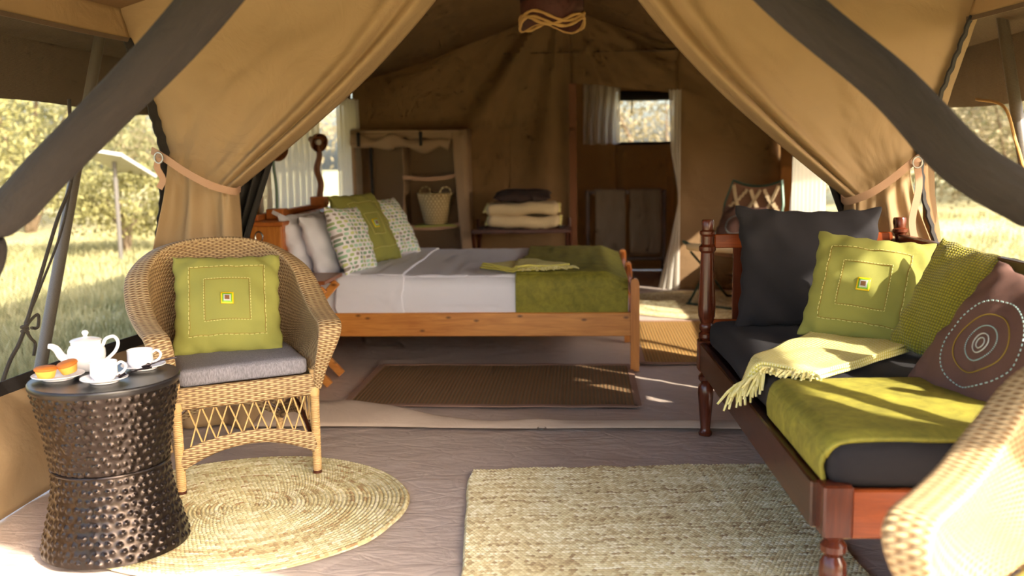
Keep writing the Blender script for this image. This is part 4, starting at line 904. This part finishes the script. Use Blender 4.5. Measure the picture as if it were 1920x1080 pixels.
o = MB().grid(P, U).build('duvet', 'white_cover', angle=0, solid=.02); tag(o, 'white duvet smoothed over the bed', 'duvet')
prof2 = [(y, z + .012 if .05 < 1 else z) for y, z in prof]; prof2 = [(y - (.010 if y < 6 else -.010) * (z < .57), z + .014 * (z > .54)) for y, z in prof]
P, U = drape(-1.525, -1.10, prof2, 44, (10, 26), 6); P[..., 0] += (-.05) * sm(5.7, 7.5, P[..., 1]) * sm(-1.5, -1.1, P[..., 0]) + .015 * vnoise(P.shape[:2], (3, 12), 9)
MB().grid(P, U).build('folded_top', 'white_cover', o, angle=0, solid=.014)
prof3 = [(y - (.016 if y < 6 else -.016) * (z < .57), z + .022 * (z > .5)) for y, z in prof]
P, U = drape(-.415, .262, prof3, 70, (14, 26), 8); P[..., 2] -= (.05 * sm(.12, .26, P[..., 0])) * (P[..., 2] > .5); P[..., 0] += np.where(P[..., 2] > .53, -.03 * sm(6.2, 7.4, P[..., 1]) * sm(.2, -.4, P[..., 0]) + .03 * sm(6.55, 6.75, P[..., 1]) * sm(.1, -.4, P[..., 0]), 0)
o = MB().grid(P, U).build('bed_runner', 'lime_velvet', angle=0, solid=.012); tag(o, 'lime velvet runner spread over the foot of the bed', 'throw')
def fringe(o, A_, B_, n, ln, dirv, seed, drop=.0):
    r = np.random.default_rng(seed); mb = MB(); A_, B_, dirv = np.array(A_), np.array(B_), np.array(dirv)
    for k in range(n):
        a = lerp(A_, B_, (k + r.uniform(.2, .8)) / n); d = dirv + r.normal(0, .35, 3) * (1, 1, .25); d /= np.linalg.norm(d); l = ln * r.uniform(.7, 1.2); e = a + d * l; e[2] = max(e[2], a[2] - .012) if not drop else e[2]
        m_ = (a + e) / 2 + (0, 0, .006); mb.tube([a, m_, e], [.0045, .0055, .004], 5)
    f = mb.build('fringe', 'fringe', o); f['kind'] = 'stuff'; return f
def folded_throw(name, c4, zf, layers, th, lab, seed):
    c4 = [np.array(c, float) for c in c4]; u, v = mesh2(np.linspace(0, 1, 40), np.linspace(0, 1, 30)); root = None
    for k in range(layers):
        g = lambda c: c; sh = 1 - .03 * k
        P2 = (c4[0][None, None] * ((1 - u) * (1 - v))[..., None] + c4[1] * (u * (1 - v))[..., None] + c4[2] * (u * v)[..., None] + c4[3] * ((1 - u) * v)[..., None]); cc = sum(c4) / 4; P2 = cc + (P2 - cc) * sh
        Z = zf(P2[..., 0], P2[..., 1]) + .004 + th * (k + .5) + .006 * vnoise(u.shape, (5, 5), seed + k) * (k + 1) / layers
        L1, L2 = np.linalg.norm(c4[1] - c4[0]), np.linalg.norm(c4[3] - c4[0]); mb = MB(); mb.grid(np.concatenate([P2, Z[..., None]], -1), np.stack([u * L1, v * L2], -1))
        o = mb.build(name if root is None else 'fold_layer', 'throw', root, angle=0, solid=th * .92)
        if root is None: root = o
    return tag(root, lab, 'throw')
o = folded_throw('folded_throw', [(-.66, 6.02), (-.36, 6.2), (-.07, 5.85), (-.40, 5.74)], lambda x, y: .592 + .012 * (x > -.42), 3, .011, 'folded yellow fringed throw on the bed', 3)
fringe(o, (-.40, 5.742, .622), (-.07, 5.85, .622), 55, .045, (.5, -.35, -.1), 5)
# pillows
NP = lambda x, y, z: (x, y, z)
p = Pillow(.54, .42, .15, .05, 21, 1.4); cushion('pillow', p, 'white_cotton', frame((-1.765, 6.05, .757), (.95, -.2, .30), .0), 'white pillow against the headboard, nearest the silver flask', 'pillow', 'white bed pillows')
p = Pillow(.52, .42, .15, .06, 22, 1.4); cushion('pillow', p, 'white_cotton', frame((-1.63, 6.04, .757), (.95, -.22, .30), -.05), 'white pillow leaning behind the nearer patterned cushion', 'pillow', 'white bed pillows')
p = Pillow(.44, .44, .15, .06, 23); cushion('throw_cushion', p, 'print', frame((-1.475, 6.0, .785), (.93, -.20, .34), .06), 'white cushion with green pebble print, nearest on the bed', group='pebble print cushions')
p = Pillow(.56, .52, .17, .06, 24); o = cushion('throw_cushion', p, 'lime', frame((-1.48, 6.44, .825), (.86, -.28, .45), .0), 'large lime cushion with bead patch between the pebble print cushions', group='lime embroidered cushions'); square_embroidery(o, p, .66, .3)
p = Pillow(.46, .46, .15, .06, 25); cushion('throw_cushion', p, 'print', frame((-1.41, 6.96, .795), (.83, -.30, .48), .0), 'white cushion with green pebble print, farther one on the bed', group='pebble print cushions')
# bedside folding table, flask, tag, lamps
t = thing('folding_side_table', 'small wooden side table with crossed legs between armchair and bed', 'table', (-1.72, 5.42, 0))
mb = MB(); mb.box(-.28, .275, -.2, .2, .60, .622, .004); tt = mb.build('table_top', 'darkpine', t)
for s in (-1, 1): mb = MB(); mb.box(-.24, .24, s * .16 - .015, s * .16 + .015, .565, .60); mb.build('batten', 'darkpine', tt)
for s in (-1, 1):
    for e in (-1, 1):
        mb = MB(); L = math.hypot(.50, .58); mb.box(-L / 2, L / 2, -.016, .016, -.022, .022, .004, Matrix.Translation((0, s * .14 + e * .017, .292)) @ Matrix.Rotation(e * math.atan2(.565, .52), 4, 'Y')); mb.build('leg', 'pine', t)
t = thing('flask', 'silver metal flask with a ring handle beside the headboard', 'flask', (-1.87, 5.40, .623))
mb = MB(); mb.lathe([(.035, 0), (.038, .004), (.038, .12), (.034, .145), (.02, .165), (.018, .175), (.024, .178), (.024, .205), (.018, .21), (.001, .211)], 28); mb.build('body', 'steel', t)
mb = MB(); a = np.linspace(0, 2 * PI, 25)[:-1]; mb.tube(np.stack([.022 * np.cos(a), 0 * a, .235 + .03 * np.sin(a)], 1), .005, 7, closed=True); mb.build('ring_handle', 'steel', t)
def lamp(x, y, kind, lab):
    t = thing('reading_lamp', lab, 'lamp', (x, y, .961 if kind else .923), 0, 'reading lamps'); mb = MB(); mb.box(-.055, .055, -.06, .06, 0, .065, .005); mb.build('base', 'pine_y', t)
    if kind:
        P = spline([(0, 0, .06), (.012, .01, .16), (-.008, -.01, .26), (.012, .0, .36), (0, 0, .44)], 30); mb = MB(); mb.tube(P, .021, 12, lobes=(.12, 2, 9)); mb.build('pole', 'lampwood', t); top = Vector((0, 0, .46))
    else:
        mb = MB(); mb.tube(spline([(0, 0, .06), (0, .005, .2), (-.01, 0, .36), (.01, 0, .42)], 20), .009, 8); mb.build('pole', 'green_metal', t); top = Vector((.01, 0, .44))
    q = frame(top, (.72, -.62, -.25)) @ Matrix.Rotation(PI / 2, 4, 'X'); mb = MB(); mb.lathe([(.012, -.09), (.022, -.085), (.026, -.05), (.045, -.03), (.062, .0), (.07, .035), (.064, .035), (.055, .0), (.035, -.02), (.001, -.025)], 26, True, True, q); mb.build('lamp_shade', 'lampwood', t)
    mb = MB(); mb.lathe([(.001, -.02), (.014, -.015), (.024, .008), (.022, .022), (.012, .032), (.001, .034)], 18, True, True, q); mb.build('bulb', 'bulb', t)
lamp(-1.955, 6.02, False, 'wooden reading lamp on a thin stem by the black net door'); lamp(-1.93, 6.93, True, 'wooden reading lamp with a twisted post behind the pillows')
mb = MB(); mb.box(-.03, .03, -.003, .003, -.014, .014, .004); o = mb.build('key_tag', 'tagw'); o.matrix_world = Matrix.Translation((-1.90, 5.83, .965)) @ Matrix.Rotation(.5, 4, 'Y') @ Matrix.Rotation(.3, 4, 'X'); tag(o, 'small white tag lying on the headboard ledge', 'tag')

# ================================================================== sofa
sofa = thing('wooden_sofa', 'dark mahogany daybed sofa with turned posts', 'sofa', (.557, 4.385, 0), math.radians(2.05))
leg_p = [(.030, 0), (.032, .012), (.026, .022), (.0225, .034), (.030, .12), (.036, .2), (.034, .232), (.023, .25), (.034, .264), (.034, .28), (.023, .294), (.034, .312)]
post_p = [(.026, .448), (.036, .462), (.036, .478), (.026, .488), (.034, .502), (.034, .518), (.027, .53), (.038, .56), (.040, .60), (.034, .76), (.029, .85), (.038, .862), (.038, .878), (.027, .89), (.027, .925), (.036, .936), (.036, .948), (.026, .955), (.028, .992), (.024, 1.0)]
def post(x, y, up):
    mb = MB(); mb.lathe(leg_p, 24, True, True, Matrix.Translation((x, y, 0))); mb.box(x - .038, x + .038, y - .038, y + .038, .306, .45, .006); l = mb.build('post', 'mahog_z', sofa, angle=35)
    if up: mb = MB(); mb.lathe(post_p, 24, True, True, Matrix.Translation((x, y, 0))); mb.build('turned_column', 'mahog_z', l, angle=35)
SL = 1.935; SW = .855
post(0, 0, 1); post(SW, 0, 1); post(0.02, -SL, 0); post(SW, -SL, 1)
def spart(name, mat, x0, x1, y0, y1, z0, z1, b=.005): mb = MB(); mb.box(x0, x1, y0, y1, z0, z1, b); return mb.build(name, mat, sofa, angle=30)
spart('seat_rail', 'mahog_y', -.034, -.004, -SL + .03, -.03, .312, .442); spart('seat_rail', 'mahog_y', SW - .01, SW + .015, -SL + .03, -.03, .312, .442)
spart('seat_rail', 'mahog_x_sunlit', .03, SW - .03, -.012, .012, .312, .442); spart('seat_rail', 'mahog_x_sunlit', .055, SW - .03, -SL - .03, -SL - .004, .305, .436)
spart('seat_base', 'mahog_y', .0, SW - .02, -SL, -.01, .40, .425)
spart('arm_rail', 'mahog_x_sunlit', .03, SW - .03, -.014, .014, .872, .935); spart('arm_rail', 'mahog_x_sunlit', .03, SW - .03, -.014, .014, .475, .545)
for x in (.145, .33, .515, .70): spart('arm_slat', 'mahog_z', x - .03, x + .03, -.009, .009, .54, .876, .003)
spart('back_rail', 'mahog_y', SW - .018, SW + .018, -SL + .02, -.03, .855, .925); spart('back_rail', 'mahog_y', SW - .014, SW + .014, -SL + .02, -.03, .475, .545)
for k in range(10): y = -.16 - k * .18; spart('back_slat', 'mahog_z', SW - .009, SW + .009, y - .03, y + .03, .54, .858, .003)
o = softbox(.0, .795, -SL - .02, -.045, .428, .555, .045, (30, 60, 6), .005, 7).build('sofa_mattress', 'charcoal', sofa, angle=60); o.parent = None; o.location = sofa.location; o.rotation_euler = sofa.rotation_euler; tag(o, 'charcoal linen seat mattress of the wooden sofa', 'mattress')
# velvet cover folded over the near end of the seat
pr = spline(np.array([(-.008, .452), (-.012, .50), (-.004, .54), (.02, .561), (.07, .568), (.3, .569), (.6, .569), (.80, .566)]), 70); s_ = np.cumsum(np.r_[0, np.linalg.norm(np.diff(pr, axis=0), axis=1)])
Yv, k = mesh2(np.linspace(-SL + .0, -1.30, 50), np.arange(70)); nz = vnoise(Yv.shape, (8, 10), 12) * .003
P = np.stack([pr[k, 0] - nz * (k < 20), Yv - .012 * vnoise((50, 70), (1, 6), 3), pr[k, 1] + nz - .012 * (sm(-SL + .05, -SL, Yv)) * (pr[k, 1] > .53)], -1)
o = MB().grid(P, np.stack([Yv, s_[k]], -1)).build('velvet_cover', 'lime_velvet', angle=0, solid=.012); o.location = sofa.location; o.rotation_euler = sofa.rotation_euler; tag(o, 'lime velvet throw folded over the near end of the sofa seat', 'throw')
zs = lambda x, y: .560 - .10 * sm(.60, .52, x)
o = folded_throw('folded_throw', [(.92, 3.88), (1.22, 3.58), (.74, 3.09), (.515, 3.28)], zs, 3, .009, 'folded yellow fringed throw hanging over the front edge of the sofa', 8)
fringe(o, (.74, 3.085, .585), (.60, 3.19, .585), 36, .05, (-.35, -.8, -.12), 6); fringe(o, (.60, 3.19, .58), (.51, 3.285, .50), 30, .085, (-.3, -.45, -.9), 7, 1)
# cushions on the sofa
p = Pillow(.62, .54, .17, .09, 31, 1.2); cushion('throw_cushion', p, 'charcoal', frame((.965, 4.205, .80), (-.03, -.95, .26), .02), 'large charcoal linen cushion against the far sofa arm')
p = Pillow(.44, .44, .15, .06, 32); o = cushion('throw_cushion', p, 'lime', frame((1.10, 3.82, .757), (-.36, -.84, .42), .10), 'lime square cushion with bead patch in front of the charcoal cushion', group='lime embroidered cushions'); square_embroidery(o, p)
p = Pillow(.45, .45, .14, .06, 33); cushion('throw_cushion', p, 'olive', frame((1.34, 3.46, .742), (-.74, -.50, .45), .16), 'olive basket-weave cushion between the lime and brown cushions')
p = Pillow(.48, .48, .15, .05, 34); o = cushion('throw_cushion', p, 'brownc', frame((1.235, 2.93, .69), (-.82, -.30, .50), .28), 'brown cushion with stitched circles at the near end of the sofa')
for r_, mt, dash in ((.60, 'blue_thread', 1), (.40, 'gold_thread', 0), (.24, 'blue_thread', 1), (.13, 'silver_bead', 0), (.07, 'silver_bead', 0)):
    a = np.linspace(0, 2 * PI, 120, endpoint=False); P = p.line([(r_ * math.cos(k), r_ * math.sin(k)) for k in a], .002, 1); mb = MB()
    if dash: dashes(mb, P, .0022, 1, 1)
    else: mb.tube(P, .0022, 5, closed=True)
    mb.build('stitched_ring', mt, o)

# ================================================================== far end of the bedroom
wd = thing('canvas_wardrobe', 'tan canvas wardrobe with rolled front and shelves', 'wardrobe', (-1.62, 9.0, 0)); wx = lambda x: x + 1.62
def wpart(name, P, mat='ward', solid=.008, parent=None): return MB().grid(np.asarray(P, float)).build(name, mat, parent or wd, solid=solid)
def quad(a, b, c, d, n=10, m=16, amp=.008, seed=1, ax=1):
    u, v = mesh2(np.linspace(0, 1, n), np.linspace(0, 1, m)); a, b, c, d = map(lambda q: np.array(q, float), (a, b, c, d)); P = a * ((1 - u) * (1 - v))[..., None] + b * (u * (1 - v))[..., None] + c * (u * v)[..., None] + d * ((1 - u) * v)[..., None]; P[..., ax] += amp * vnoise(u.shape, (3, 4), seed); return P
L_, R_, F_, K_ = wx(-2.17), wx(-1.07), -.22, .14
wpart('side_panel', quad((L_ - .02, F_, 0), (L_, K_, 0), (L_, K_, 1.55), (L_, F_, 1.55), ax=0)); wpart('side_panel', quad((R_ + .03, F_, 0), (R_, K_, 0), (R_, K_, 1.54), (R_, F_, 1.54), ax=0))
wpart('back_panel', quad((L_, K_, 0), (R_, K_, 0), (R_, K_, 1.55), (L_, K_, 1.55))); wpart('top_panel', quad((L_, F_, 1.55), (R_, F_, 1.54), (R_, K_, 1.55), (L_, K_, 1.55), ax=2)); wpart('divider', quad((wx(-1.66), F_ + .02, 0), (wx(-1.66), K_, 0), (wx(-1.66), K_, 1.5), (wx(-1.66), F_ + .02, 1.5), ax=0))
wpart('front_edge', quad((L_ - .02, F_, 0), (L_ + .06, F_, 0), (L_ + .08, F_, 1.5), (L_, F_, 1.55))); wpart('front_edge', quad((R_ - .03, F_, 0), (R_ + .05, F_, 0), (R_, F_, 1.54), (R_ - .13, F_, 1.52))); wpart('front_edge', quad((L_, F_, 1.46), (R_, F_, 1.45), (R_, F_, 1.54), (L_, F_, 1.55)))
for z in (1.12, .665, .25):
    u, v = mesh2(np.linspace(0, 1, 20), np.linspace(0, 1, 6)); X = lerp(wx(-1.66), R_, u); P = np.stack([X, lerp(F_ + .03, K_, v), z - .035 * np.sin(PI * u) + .03 * u], -1); sh_ = wpart('shelf', P, solid=.012); mb = MB(); ribbon(mb, np.stack([P[:, 0, 0], np.full(20, F_ + .02), P[:, 0, 2]], 1), .035, .006, (0, 0, 1)); mb.build('lit_shelf_edge', 'strap', sh_)  # lighter lip added to paint in the light on the shelf edges
mb = MB(); q = np.linspace(0, 1, 60); mb.tube(np.stack([lerp(L_ + .03, R_ - .14, q), np.full(60, F_ - .04), 1.475 - .05 * q - .035 * np.abs(np.sin(q * PI * 2.2))], 1), .05 + .018 * np.sin(q * 19), 16, lobes=(.16, 3, 14), flat=.75); rl = mb.build('rolled_front', 'ward', wd, angle=0)
for qx in (.12, .64): mb = MB(); mb.box(lerp(L_, R_, qx) - .015, lerp(L_, R_, qx) + .015, F_ - .1, F_ - .085, 1.40, 1.53); mb.build('tie_tape', 'black', rl)
mb = MB(); mb.tube([(L_ + .22, F_ + .02, .02), (L_ + .22, F_ + .02, 1.5)], .014, 8); mb.build('frame_pole', 'black', wd)
bk = thing('palm_basket', 'pale woven palm basket with loop handles on the wardrobe shelf', 'basket', (-1.38, 8.90, .678)); mb = MB(); mb.lathe([(.001, 0), (.1, 0), (.108, .008), (.14, .15), (.172, .285), (.176, .29), (.168, .288), (.132, .14), (.1, .014), (.001, .012)], 36); mb.build('body', 'basket', bk)
for s in (-1, 1): mb = MB(); mb.tube(spline([(s * .11 - .055, -.10 * s, .275), (s * .11 - .04, -.1 * s, .325), (s * .11, -.1 * s, .345), (s * .11 + .04, -.1 * s, .325), (s * .11 + .055, -.1 * s, .275)], 20), .008, 7); mb.build('handle', 'basket', bk)
o = softbox(-.2, .2, -.13, .13, 0, .022, .01, (14, 12, 3), .004, 3).build('folded_cloth', 'lime'); o.location = (-1.37, 8.91, .654); tag(o, 'folded lime cloth under the palm basket', 'cloth')
t = thing('luggage_rack', 'dark wooden luggage rack behind the bed', 'rack', (-.56, 8.72, 0))
for y in (-.2, .2): mb = MB(); mb.box(-.44, .44, y - .018, y + .018, .612, .65, .005); mb.build('top_rail', 'darkwood', t)
for y in (-.2, .2): mb = MB(); mb.box(-.40, .40, y - .012, y + .012, .16, .19, .004); mb.build('stretcher', 'darkwood', t)
for k in range(5): mb = MB(); x = -.36 + k * .18; mb.box(x - .025, x + .025, -.21, .21, .648, .654, .002); mb.build('webbing_strap', 'darkc', t)
for sx in (-1, 1):
    for e in (-1, 1): mb = MB(); mb.tube([(sx * .42 + e * .012, -e * .2, .0), (sx * .42 + e * .012, e * .2, .63)], .019, 10); mb.build('leg', 'darkwood', t)
for sx in (-1, 1): mb = MB(); mb.tube([(sx * .425, .2, .60), (sx * .425, .2, .72)], .016, 8); mb.build('corner_post', 'darkwood', t)
for k, (z, lb) in enumerate(((.656, 'cream folded blanket, lower of two on the luggage rack'), (.770, 'cream folded blanket, upper of two on the luggage rack'))):
    o = softbox(-.325, .325, -.19, .19, 0, .11, .05, (34, 22, 8), .010, 4 + k).build('folded_blanket', 'blanket', angle=60); o.location = (-.545 - .01 * k, 8.72, z); tag(o, lb, 'blanket', 'cream blankets on the luggage rack')
    fringe(o, (.315, -.16, .03), (.315, .16, .09), 40, .03, (1, -.2, -.2), 40 + k); fringe(o, (-.315, -.16, .03), (-.315, .16, .09), 40, .03, (-1, -.2, -.2), 50 + k)
p = Pillow(.52, .36, .11, .08, 41); o = p.mesh().build('throw_cushion', 'darkc', angle=60); o.matrix_world = Matrix.Translation((-.55, 8.70, .942)) @ Matrix.Rotation(math.radians(-84), 4, 'X'); tag(o, 'dark brown cushion lying on the cream blankets', 'cushion')
# towel rack
t = thing('towel_rack', 'dark wooden towel rack in the bathroom doorway', 'rack', (.44, 10.2, 0))
for x in (-.40, .40):
    mb = MB(); mb.box(x - .022, x + .022, -.02, .02, .03, .925, .004); mb.build('upright', 'darkwood', t); mb = MB(); mb.box(x - .022, x + .022, -.18, .18, 0, .035, .004); mb.build('foot', 'darkwood', t)
for z in (.90, .20): mb = MB(); mb.box(-.38, .38, -.013, .013, z - .02, z + .02, .004); mb.build('crossbar', 'darkwood', t)
for x0, x1, lb in ((-.325, -.005, 'grey-brown towel hanging on the left half of the rack'), (.035, .37, 'grey-brown towel hanging on the right half of the rack')):
    u, v = mesh2(np.linspace(0, 1, 16), np.linspace(0, 1, 60)); pr = spline(np.array([(-.024, .24), (-.026, .6), (-.027, .88), (-.018, .925), (0, .932), (.018, .925), (.027, .88), (.026, .5)]), 60); P = np.stack([.44 + lerp(x0, x1, u) + .004 * np.sin(v * 9), 10.2 + np.broadcast_to(pr[:, 0], u.shape) + .004 * np.sin(u * 14), np.broadcast_to(pr[:, 1], u.shape)], -1)
    o = MB().grid(P).build('hanging_towel', 'towel', solid=.008); tag(o, lb, 'towel', 'towels on the rack')
# camp chair
t = thing('camp_chair', 'brown folding camp chair with pale crossed straps and green legs', 'chair', (1.27, 8.3, 0), math.radians(-42))
u, v = mesh2(np.linspace(-1, 1, 24), np.linspace(0, 1, 40)); pr = spline(np.array([(-.30, .50), (-.22, .46), (0, .41), (.16, .44), (.24, .56), (.30, .78), (.36, 1.0)]), 40); hw = np.interp(np.linspace(0, 1, 40), [0, .4, .6, .85, 1], [.30, .28, .28, .29, .24])
P = np.stack([u * hw[None], pr[:, 0][None] - .05 * (1 - u ** 2) * 0 + 0 * u, pr[:, 1][None] + .05 * u ** 2], -1); MB().grid(P).build('sling', 'camp', t, angle=0, solid=.014)
edge = np.concatenate([P[0], P[1:, -1], P[-1, ::-1][1:], P[::-1, 0][1:-1]]); mb = MB(); mb.tube(edge, .012, 8, closed=True); mb.build('frame_ring', 'green_metal', t)
def on(uu, vv):
    k = min(39, int(vv * 39)); return np.array([uu * hw[k], pr[k, 0] - .014, pr[k, 1] + .05 * uu ** 2 + .004])
for d in (-1, 1):
    for u0, u1, v0, v1 in ((-.95, .2, .64, .98), (-.3, .9, .64, .98), (-.95, -.35, .80, .98), (.35, .95, .64, .82)):
        mb = MB(); q = np.linspace(0, 1, 16); ribbon(mb, [on(d * lerp(u0, u1, k), lerp(v0, v1, k)) for k in q], .03, .004, (1, 0, .3 * d)); mb.build('cross_strap', 'camp_strap', t)
o = softbox(-.27, .27, -.32, .10, -.03, .035, .028, (18, 16, 4), .004, 9).build('sunlit_seat_pad', 'camp_strap', t, angle=60); o.location = (0, 0, .475); o.rotation_euler = (math.radians(-6), 0, 0)  # pale colour of the added pad stands for sun on the seat edge
for sx in (-1, 1):
    mb = MB(); mb.tube(spline([(sx * .27, .30, .72), (sx * .27, .05, .34), (sx * .27, -.24, .03), (sx * .27, -.28, .014)], 20), .011, 8); mb.build('leg', 'green_metal', t)
    mb = MB(); mb.tube(spline([(sx * .25, -.26, .46), (sx * .25, .05, .22), (sx * .25, .28, .03), (sx * .25, .33, .014)], 20), .011, 8); mb.build('leg', 'green_metal', t)
for y in (-.28, .33): mb = MB(); mb.tube([(-.265, y, .014), (.265, y, .014)], .011, 8); mb.build('foot_bar', 'green_metal', t)
p = Pillow(.42, .40, .12, .06, 44); o = cushion('throw_cushion', p, 'brownc', Matrix.Translation((1.27, 8.3, 0)) @ Matrix.Rotation(math.radians(-42), 4, 'Z') @ frame((0, .08, .66), (0, -.85, .52)), 'reddish brown cushion on the camp chair')
mb = MB(); a = np.linspace(0, 2 * PI, 60, endpoint=False); dashes(mb, p.line([(.45 * math.cos(k), .45 * math.sin(k)) for k in a], .002, 1), .003, 1, 1); mb.build('stitched_ring', 'blue_thread', o)
# curtains
def curtain(P0, P1, z0, z1, folds, amp, mat, lab, seed, waist=None, cat='curtain', group='white curtains'):
    u, v = mesh2(np.linspace(0, 1, 90), np.linspace(0, 1, 40)); P0, P1 = np.array(P0), np.array(P1); d = P1 - P0; n = np.array([-d[1], d[0]]) / np.linalg.norm(d); uu = u
    if waist: uu = waist(u, v)
    XY = P0 + uu[..., None] * d + n * (amp * np.sin(2 * PI * folds * u + 1.2 * v + .6 * np.sin(5 * v + seed)))[..., None] * (.6 + .5 * v)[..., None]; Z = lerp(z1, z0, v) + .006 * np.sin(20 * u)
    o = MB().grid(np.concatenate([XY, Z[..., None]], -1)).build('curtain', mat, angle=0); return tag(o, lab, cat, group)
curtain((-2.15, 6.32), (-2.15, 7.78), .84, 1.86, 9, .03, 'sheer', 'wide white curtain behind the headboard lamps', 1)
curtain((-2.15, 8.42), (-2.12, 9.06), .3, 1.84, 6, .03, 'sheer', 'narrow white curtain beside the canvas wardrobe', 2)
curtain((1.76, 7.2), (1.74, 8.22), .3, 1.75, 8, .03, 'sheer', 'bright white curtain at the right bedroom window', 3)
curtain((.0, 10.72), (.40, 10.72), 1.41, 2.08, 5, .03, 'sheer', 'short white net curtain at the left of the bathroom window', 4)
curtain((.70, 9.14), (.90, 9.12), .02, 1.88, 3, .02, 'sheer', 'white door curtain at the right of the bathroom doorway', 5, lambda u, v: 1 - (1 - u) * np.interp(v, [0, .3, .5, .56, .75, 1], [.55, .45, .12, .10, .45, 1]))
# pendant lamp
t = thing('pendant_lamp', 'dark leather pendant lamp trimmed with looped rope, hanging from the ridge', 'pendant lamp', (-.187, 6.0, 2.085))
n = 72; th_ = np.arange(n) / n * 2 * PI; zb = .03 * np.cos(3 * th_ + .5); P = np.stack([np.stack([.188 * np.cos(th_), .188 * np.sin(th_), zb], -1), np.stack([.19 * np.cos(th_), .19 * np.sin(th_), .12 + 0 * zb], -1), np.stack([.186 * np.cos(th_), .186 * np.sin(th_), .26 + 0 * zb], -1)], 1); MB().grid(P, None, True).build('lamp_shade', 'shade', t, solid=.006)
for k, (ph, off) in enumerate(((.5, 0), (1.7, .012), (.2, .03))): mb = MB(); mb.tube(np.stack([.196 * np.cos(th_), .196 * np.sin(th_), off + .032 * np.cos(3 * th_ + ph)], 1), .009, 8, closed=True, lobes=(.15, 2, 80)); mb.build('rope_trim', 'rope_t', t)
mb = MB(); mb.tube([(0, 0, .2), (0, 0, .56)], .006, 6); mb.build('cord', 'rope_b', t)
for a in (0, 2.09, 4.19): mb = MB(); mb.tube([(.186 * math.cos(a), .186 * math.sin(a), .25), (0, 0, .26)], .004, 5); mb.build('spider_arm', 'rope_b', t)
mb = MB(); mb.lathe([(.001, .08), (.025, .1), (.03, .13), (.02, .17), (.014, .2)], 16); mb.build('bulb', 'bulb', t)
